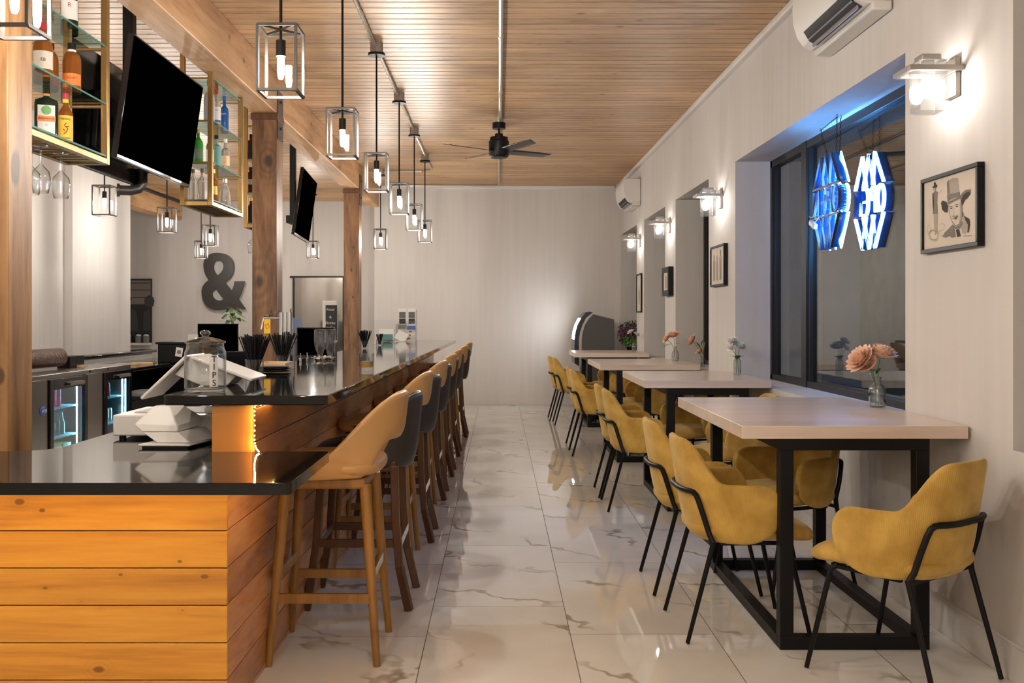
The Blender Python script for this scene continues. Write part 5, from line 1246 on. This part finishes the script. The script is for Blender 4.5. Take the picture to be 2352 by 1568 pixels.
# ---------------------------------------------------------------- flowers and vases
def bloom(m, c, r, n, layers, up=(0,0,1), curl=.5):
    c = Vector(c); up = Vector(up).normalized(); q = Vector((0,0,1)).rotation_difference(up)
    for L_ in range(layers):
        el = rad(12 + 66 * L_ / max(1, layers - 1)); rl = r * (1 - .42 * L_ / layers)
        for k in range(n):
            a = 2 * PI * (k + .5 * (L_ % 2)) / n + R.uniform(-.1, .1)
            d = Vector((math.cos(a) * math.cos(el), math.sin(a) * math.cos(el), math.sin(el))); s_ = Vector((-math.sin(a), math.cos(a), 0)); nn = s_.cross(d)
            vs = []; w = rl * 2.0 / n ** .62 * .72
            for i, (u, ww) in enumerate(((0,.3),(.4,.95),(.78,.85),(1,.12))):
                p = c + q @ (d * rl * u + nn * (-curl * rl * .35 * u * u)); vs += [p - (q @ s_) * w * ww, p + (q @ s_) * w * ww]
            m.add(vs, [(0,1,3,2),(2,3,5,4),(4,5,7,6)])
def vase(label, x, y, z, prof, flute, blooms, petal, leaves, rv=1, cat='flowers'):
    p = thing('flower_vase', label, 'vase of flowers', (x, y, z + .0005))
    m = M(); m.lathe(prof, n=36 if flute else 24, flute=flute, nf=18 if flute else 0); m.build('vase', MT['vaseglass'], p, solid=.002, sharp=60)
    m = M(); top_ = prof[-1][1]
    for c, r, n, L_ in blooms: m.tube([(.008 * (1 if c[0] > 0 else -1), 0, .008), (c[0]*.15, c[1]*.15, top_*.75), (c[0]*.5, c[1]*.5, (top_+c[2])/2), (c[0], c[1], c[2] - .004)], .0022, n=5)
    m.build('stem', MT['stem'], p)
    for c, r, n, L_ in blooms:
        m = M(); bloom(m, c, r, n, L_, (c[0]*2, c[1]*2 - .02, .1)); m.build('flower', MT[petal], p)
    m = M()
    for b, d, l_, w in leaves: leaf(m, b, d, l_, w, .5)
    m.build('leaf', MT['plantg'], p)
bottlev = [(.001,.002),(.034,.002),(.038,.008),(.038,.085),(.034,.098),(.018,.112),(.0155,.118),(.0155,.135),(.020,.14),(.020,.146)]
vase('ribbed glass vase with two big peach dahlias on the nearest table', 1.838, 4.78, .903, bottlev, .03,
     [((-.070,-.01,.220), .088, 15, 6), ((.012,.0,.238), .092, 15, 6), ((-.05,-.02,.20), .06, 12, 5)], 'peach',
     [((.005,0,.165), (.6,-.3,.5), .075, .014), ((-.005,0,.16), (.2,-.4,1), .07, .014), ((0,0,.165), (-1,.1,.15), .06, .014)])
sq_ = [(.001,.002),(.026,.002),(.028,.01),(.028,.105),(.022,.118),(.018,.125),(.02,.132)]
vase('clear glass vase with three white flowers on the second table', 1.80, 7.43, .903, sq_, 0,
     [((.015,-.01,.205), .065, 9, 4), ((-.03,.0,.245), .055, 9, 4), ((-.04,-.01,.195), .045, 8, 3)], 'whitepetal',
     [((0,0,.12), (.7,-.3,.8), .09, .02), ((0,0,.12), (-.8,-.2,.9), .09, .018), ((0,0,.12), (.0,-.6,1), .08, .02)])
vase('bottle-shaped glass vase with orange-peach flowers on the third table', 1.765, 9.85, .903, [(.001,.002),(.034,.002),(.036,.01),(.036,.07),(.03,.09),(.012,.11),(.012,.13),(.017,.14)], 0,
     [((-.015,0,.235), .08, 14, 5), ((-.075,0,.21), .06, 12, 5)], 'peach', [((-.03,0,.17), (-1,-.2,.1), .10, .022), ((0,0,.175), (.8,-.2,.2), .06, .018)])
vase('small glass vase with white blooms on the farthest table', 1.72, 12.55, .903, [(.001,.002),(.022,.002),(.024,.01),(.024,.07),(.016,.10),(.016,.12)], 0,
     [((.03,0,.205), .06, 9, 4), ((-.035,0,.235), .055, 9, 4)], 'whitepetal', [((0,0,.12), (.1,-.2,1), .08, .03)])
vase('glass vase of orange and dried flowers on the sill of the second window', 2.015, 9.72, ZS, [(.001,.002),(.022,.002),(.024,.01),(.024,.07),(.018,.09),(.018,.10)], 0,
     [((-.085,.02,.25), .075, 16, 7), ((-.03,0,.14), .05, 10, 5)], 'peach', [((0,0,.12), (-.3,0,1), .22, .03), ((0,0,.12), (.1,0,1), .26, .03), ((-.02,0,.2), (.2,-.1,1), .14, .02), ((-.03,0,.2), (-.6,-.1,1), .12, .02)])
# leafy purple and green bush on the farthest sill
bu = thing('artificial_bush', 'purple and green leafy bush in the far right corner beside the dark kiosk', 'plant', (1.93, 14.25, ZS))
m = M(); m.lathe([(.001,.0),(.07,.0),(.085,.06),(.001,.06)], n=16); m.build('pot', MT['black'], bu)
m = M()
for i in range(1500):
    a, b, q = R.uniform(0, 2*PI), R.uniform(-1, 1), R.random() ** .4
    s_ = math.sqrt(1 - b*b); p = Vector((s_ * math.cos(a) * .225 * q, s_ * math.sin(a) * .16 * q, .245 + b * .20 * q))
    d = Vector((R.gauss(0,1), R.gauss(0,1), R.gauss(0,1))).normalized(); w = d.cross(Vector((R.gauss(0,1), R.gauss(0,1), R.gauss(0,1)))).normalized()
    m.m = (1 if R.random() < .75 else 0) if (p.z > .20 and p.z < .36 and R.random() < .75) else (2 if p.z < .22 and R.random() < .6 and abs(p.x) < .15 else 0)
    L_ = R.uniform(.02, .035); m.add([p, p + d*L_*.5 + w*L_*.35, p + d*L_, p + d*L_*.5 - w*L_*.35], [(0,1,2,3)])
m.build('foliage', [MT['plantd'], MT['purple'], MT['lime']], bu)

# ---------------------------------------------------------------- kiosk in the far corner
DK = 14.1
ki = thing('touchscreen_kiosk', 'dark grey kiosk with a curved front and silver edge in the far right corner', 'kiosk', (1.35, 14.35, 0))
def kp(pts): return trace(pts, DK, 6.029, 1240, 680)
side = kp([(740,250),(1028,322),(1035,745),(1030,900)]) + [(1.62, .001), (1.17, .001)] + kp([(600,980),(580,745),(580,600),(592,500),(622,400),(680,310)])
m = M(); m.prism(side, DK, DK + .55, 'y'); m.build('side_body', pm('slate_panel', (.075,.070,.067), .5), ki, world=True, bevel=.003)
band = kp([(740,250),(730,228),(640,300),(590,400),(556,500),(541,600),(541,745)]) + kp([(545,960),(600,980),(580,745),(580,600),(592,500),(622,400),(680,310)])
m = M(); m.prism(band, DK - .005, DK + .555, 'y'); m.build('silver_band', pm('silver_grey', (.42,.39,.34), .35, metal=.5), ki, world=True)
fo = kp([(740,225),(680,212),(630,230),(570,305),(520,400),(492,500),(480,600),(478,740),(480,930),(545,970)]) + kp([(541,745),(541,600),(556,500),(590,400),(640,300),(730,228)])
m = M(); m.prism(fo, DK + .0, DK + .55, 'y'); m.build('curved_front', pm('dark_trim', (.05,.055,.065), .2, metal=.6), ki, world=True)
sp_ = kp([(572,300),(521,398),(492,500),(481,600)]); m = M()
for (xa, za), (xb, zb_) in zip(sp_, sp_[1:]):
    n_ = Vector((-(zb_-za), xb-xa)).normalized(); k_ = -.004 if n_.x > 0 else .004
    m.add([(xa + k_*abs(n_.x)*1 - .002, DK + .06, za), (xb - .004, DK + .06, zb_), (xb - .004, DK + .49, zb_), (xa - .004, DK + .49, za)], [(0,1,2,3)])
m.build('screen', MT['kioskscreen'], ki, world=True)

# ---------------------------------------------------------------- world and view
w = bpy.data.worlds.new('world'); sc.world = w; w.use_nodes = True
w.node_tree.nodes['Background'].inputs[0].default_value = (.10,.15,.19,1); w.node_tree.nodes['Background'].inputs[1].default_value = .22
sc.view_settings.view_transform = 'Standard'; sc.view_settings.look = 'None'; sc.view_settings.exposure = .42; sc.view_settings.gamma = 1
sc.view_settings.use_curve_mapping = False
sc.cycles.max_bounces = 5; sc.cycles.diffuse_bounces = 3; sc.cycles.glossy_bounces = 3; sc.cycles.transmission_bounces = 4; sc.cycles.transparent_max_bounces = 16
sc.cycles.adaptive_threshold = .12
sc.cycles.sample_clamp_indirect = 4; sc.cycles.caustics_reflective = False; sc.cycles.caustics_refractive = False
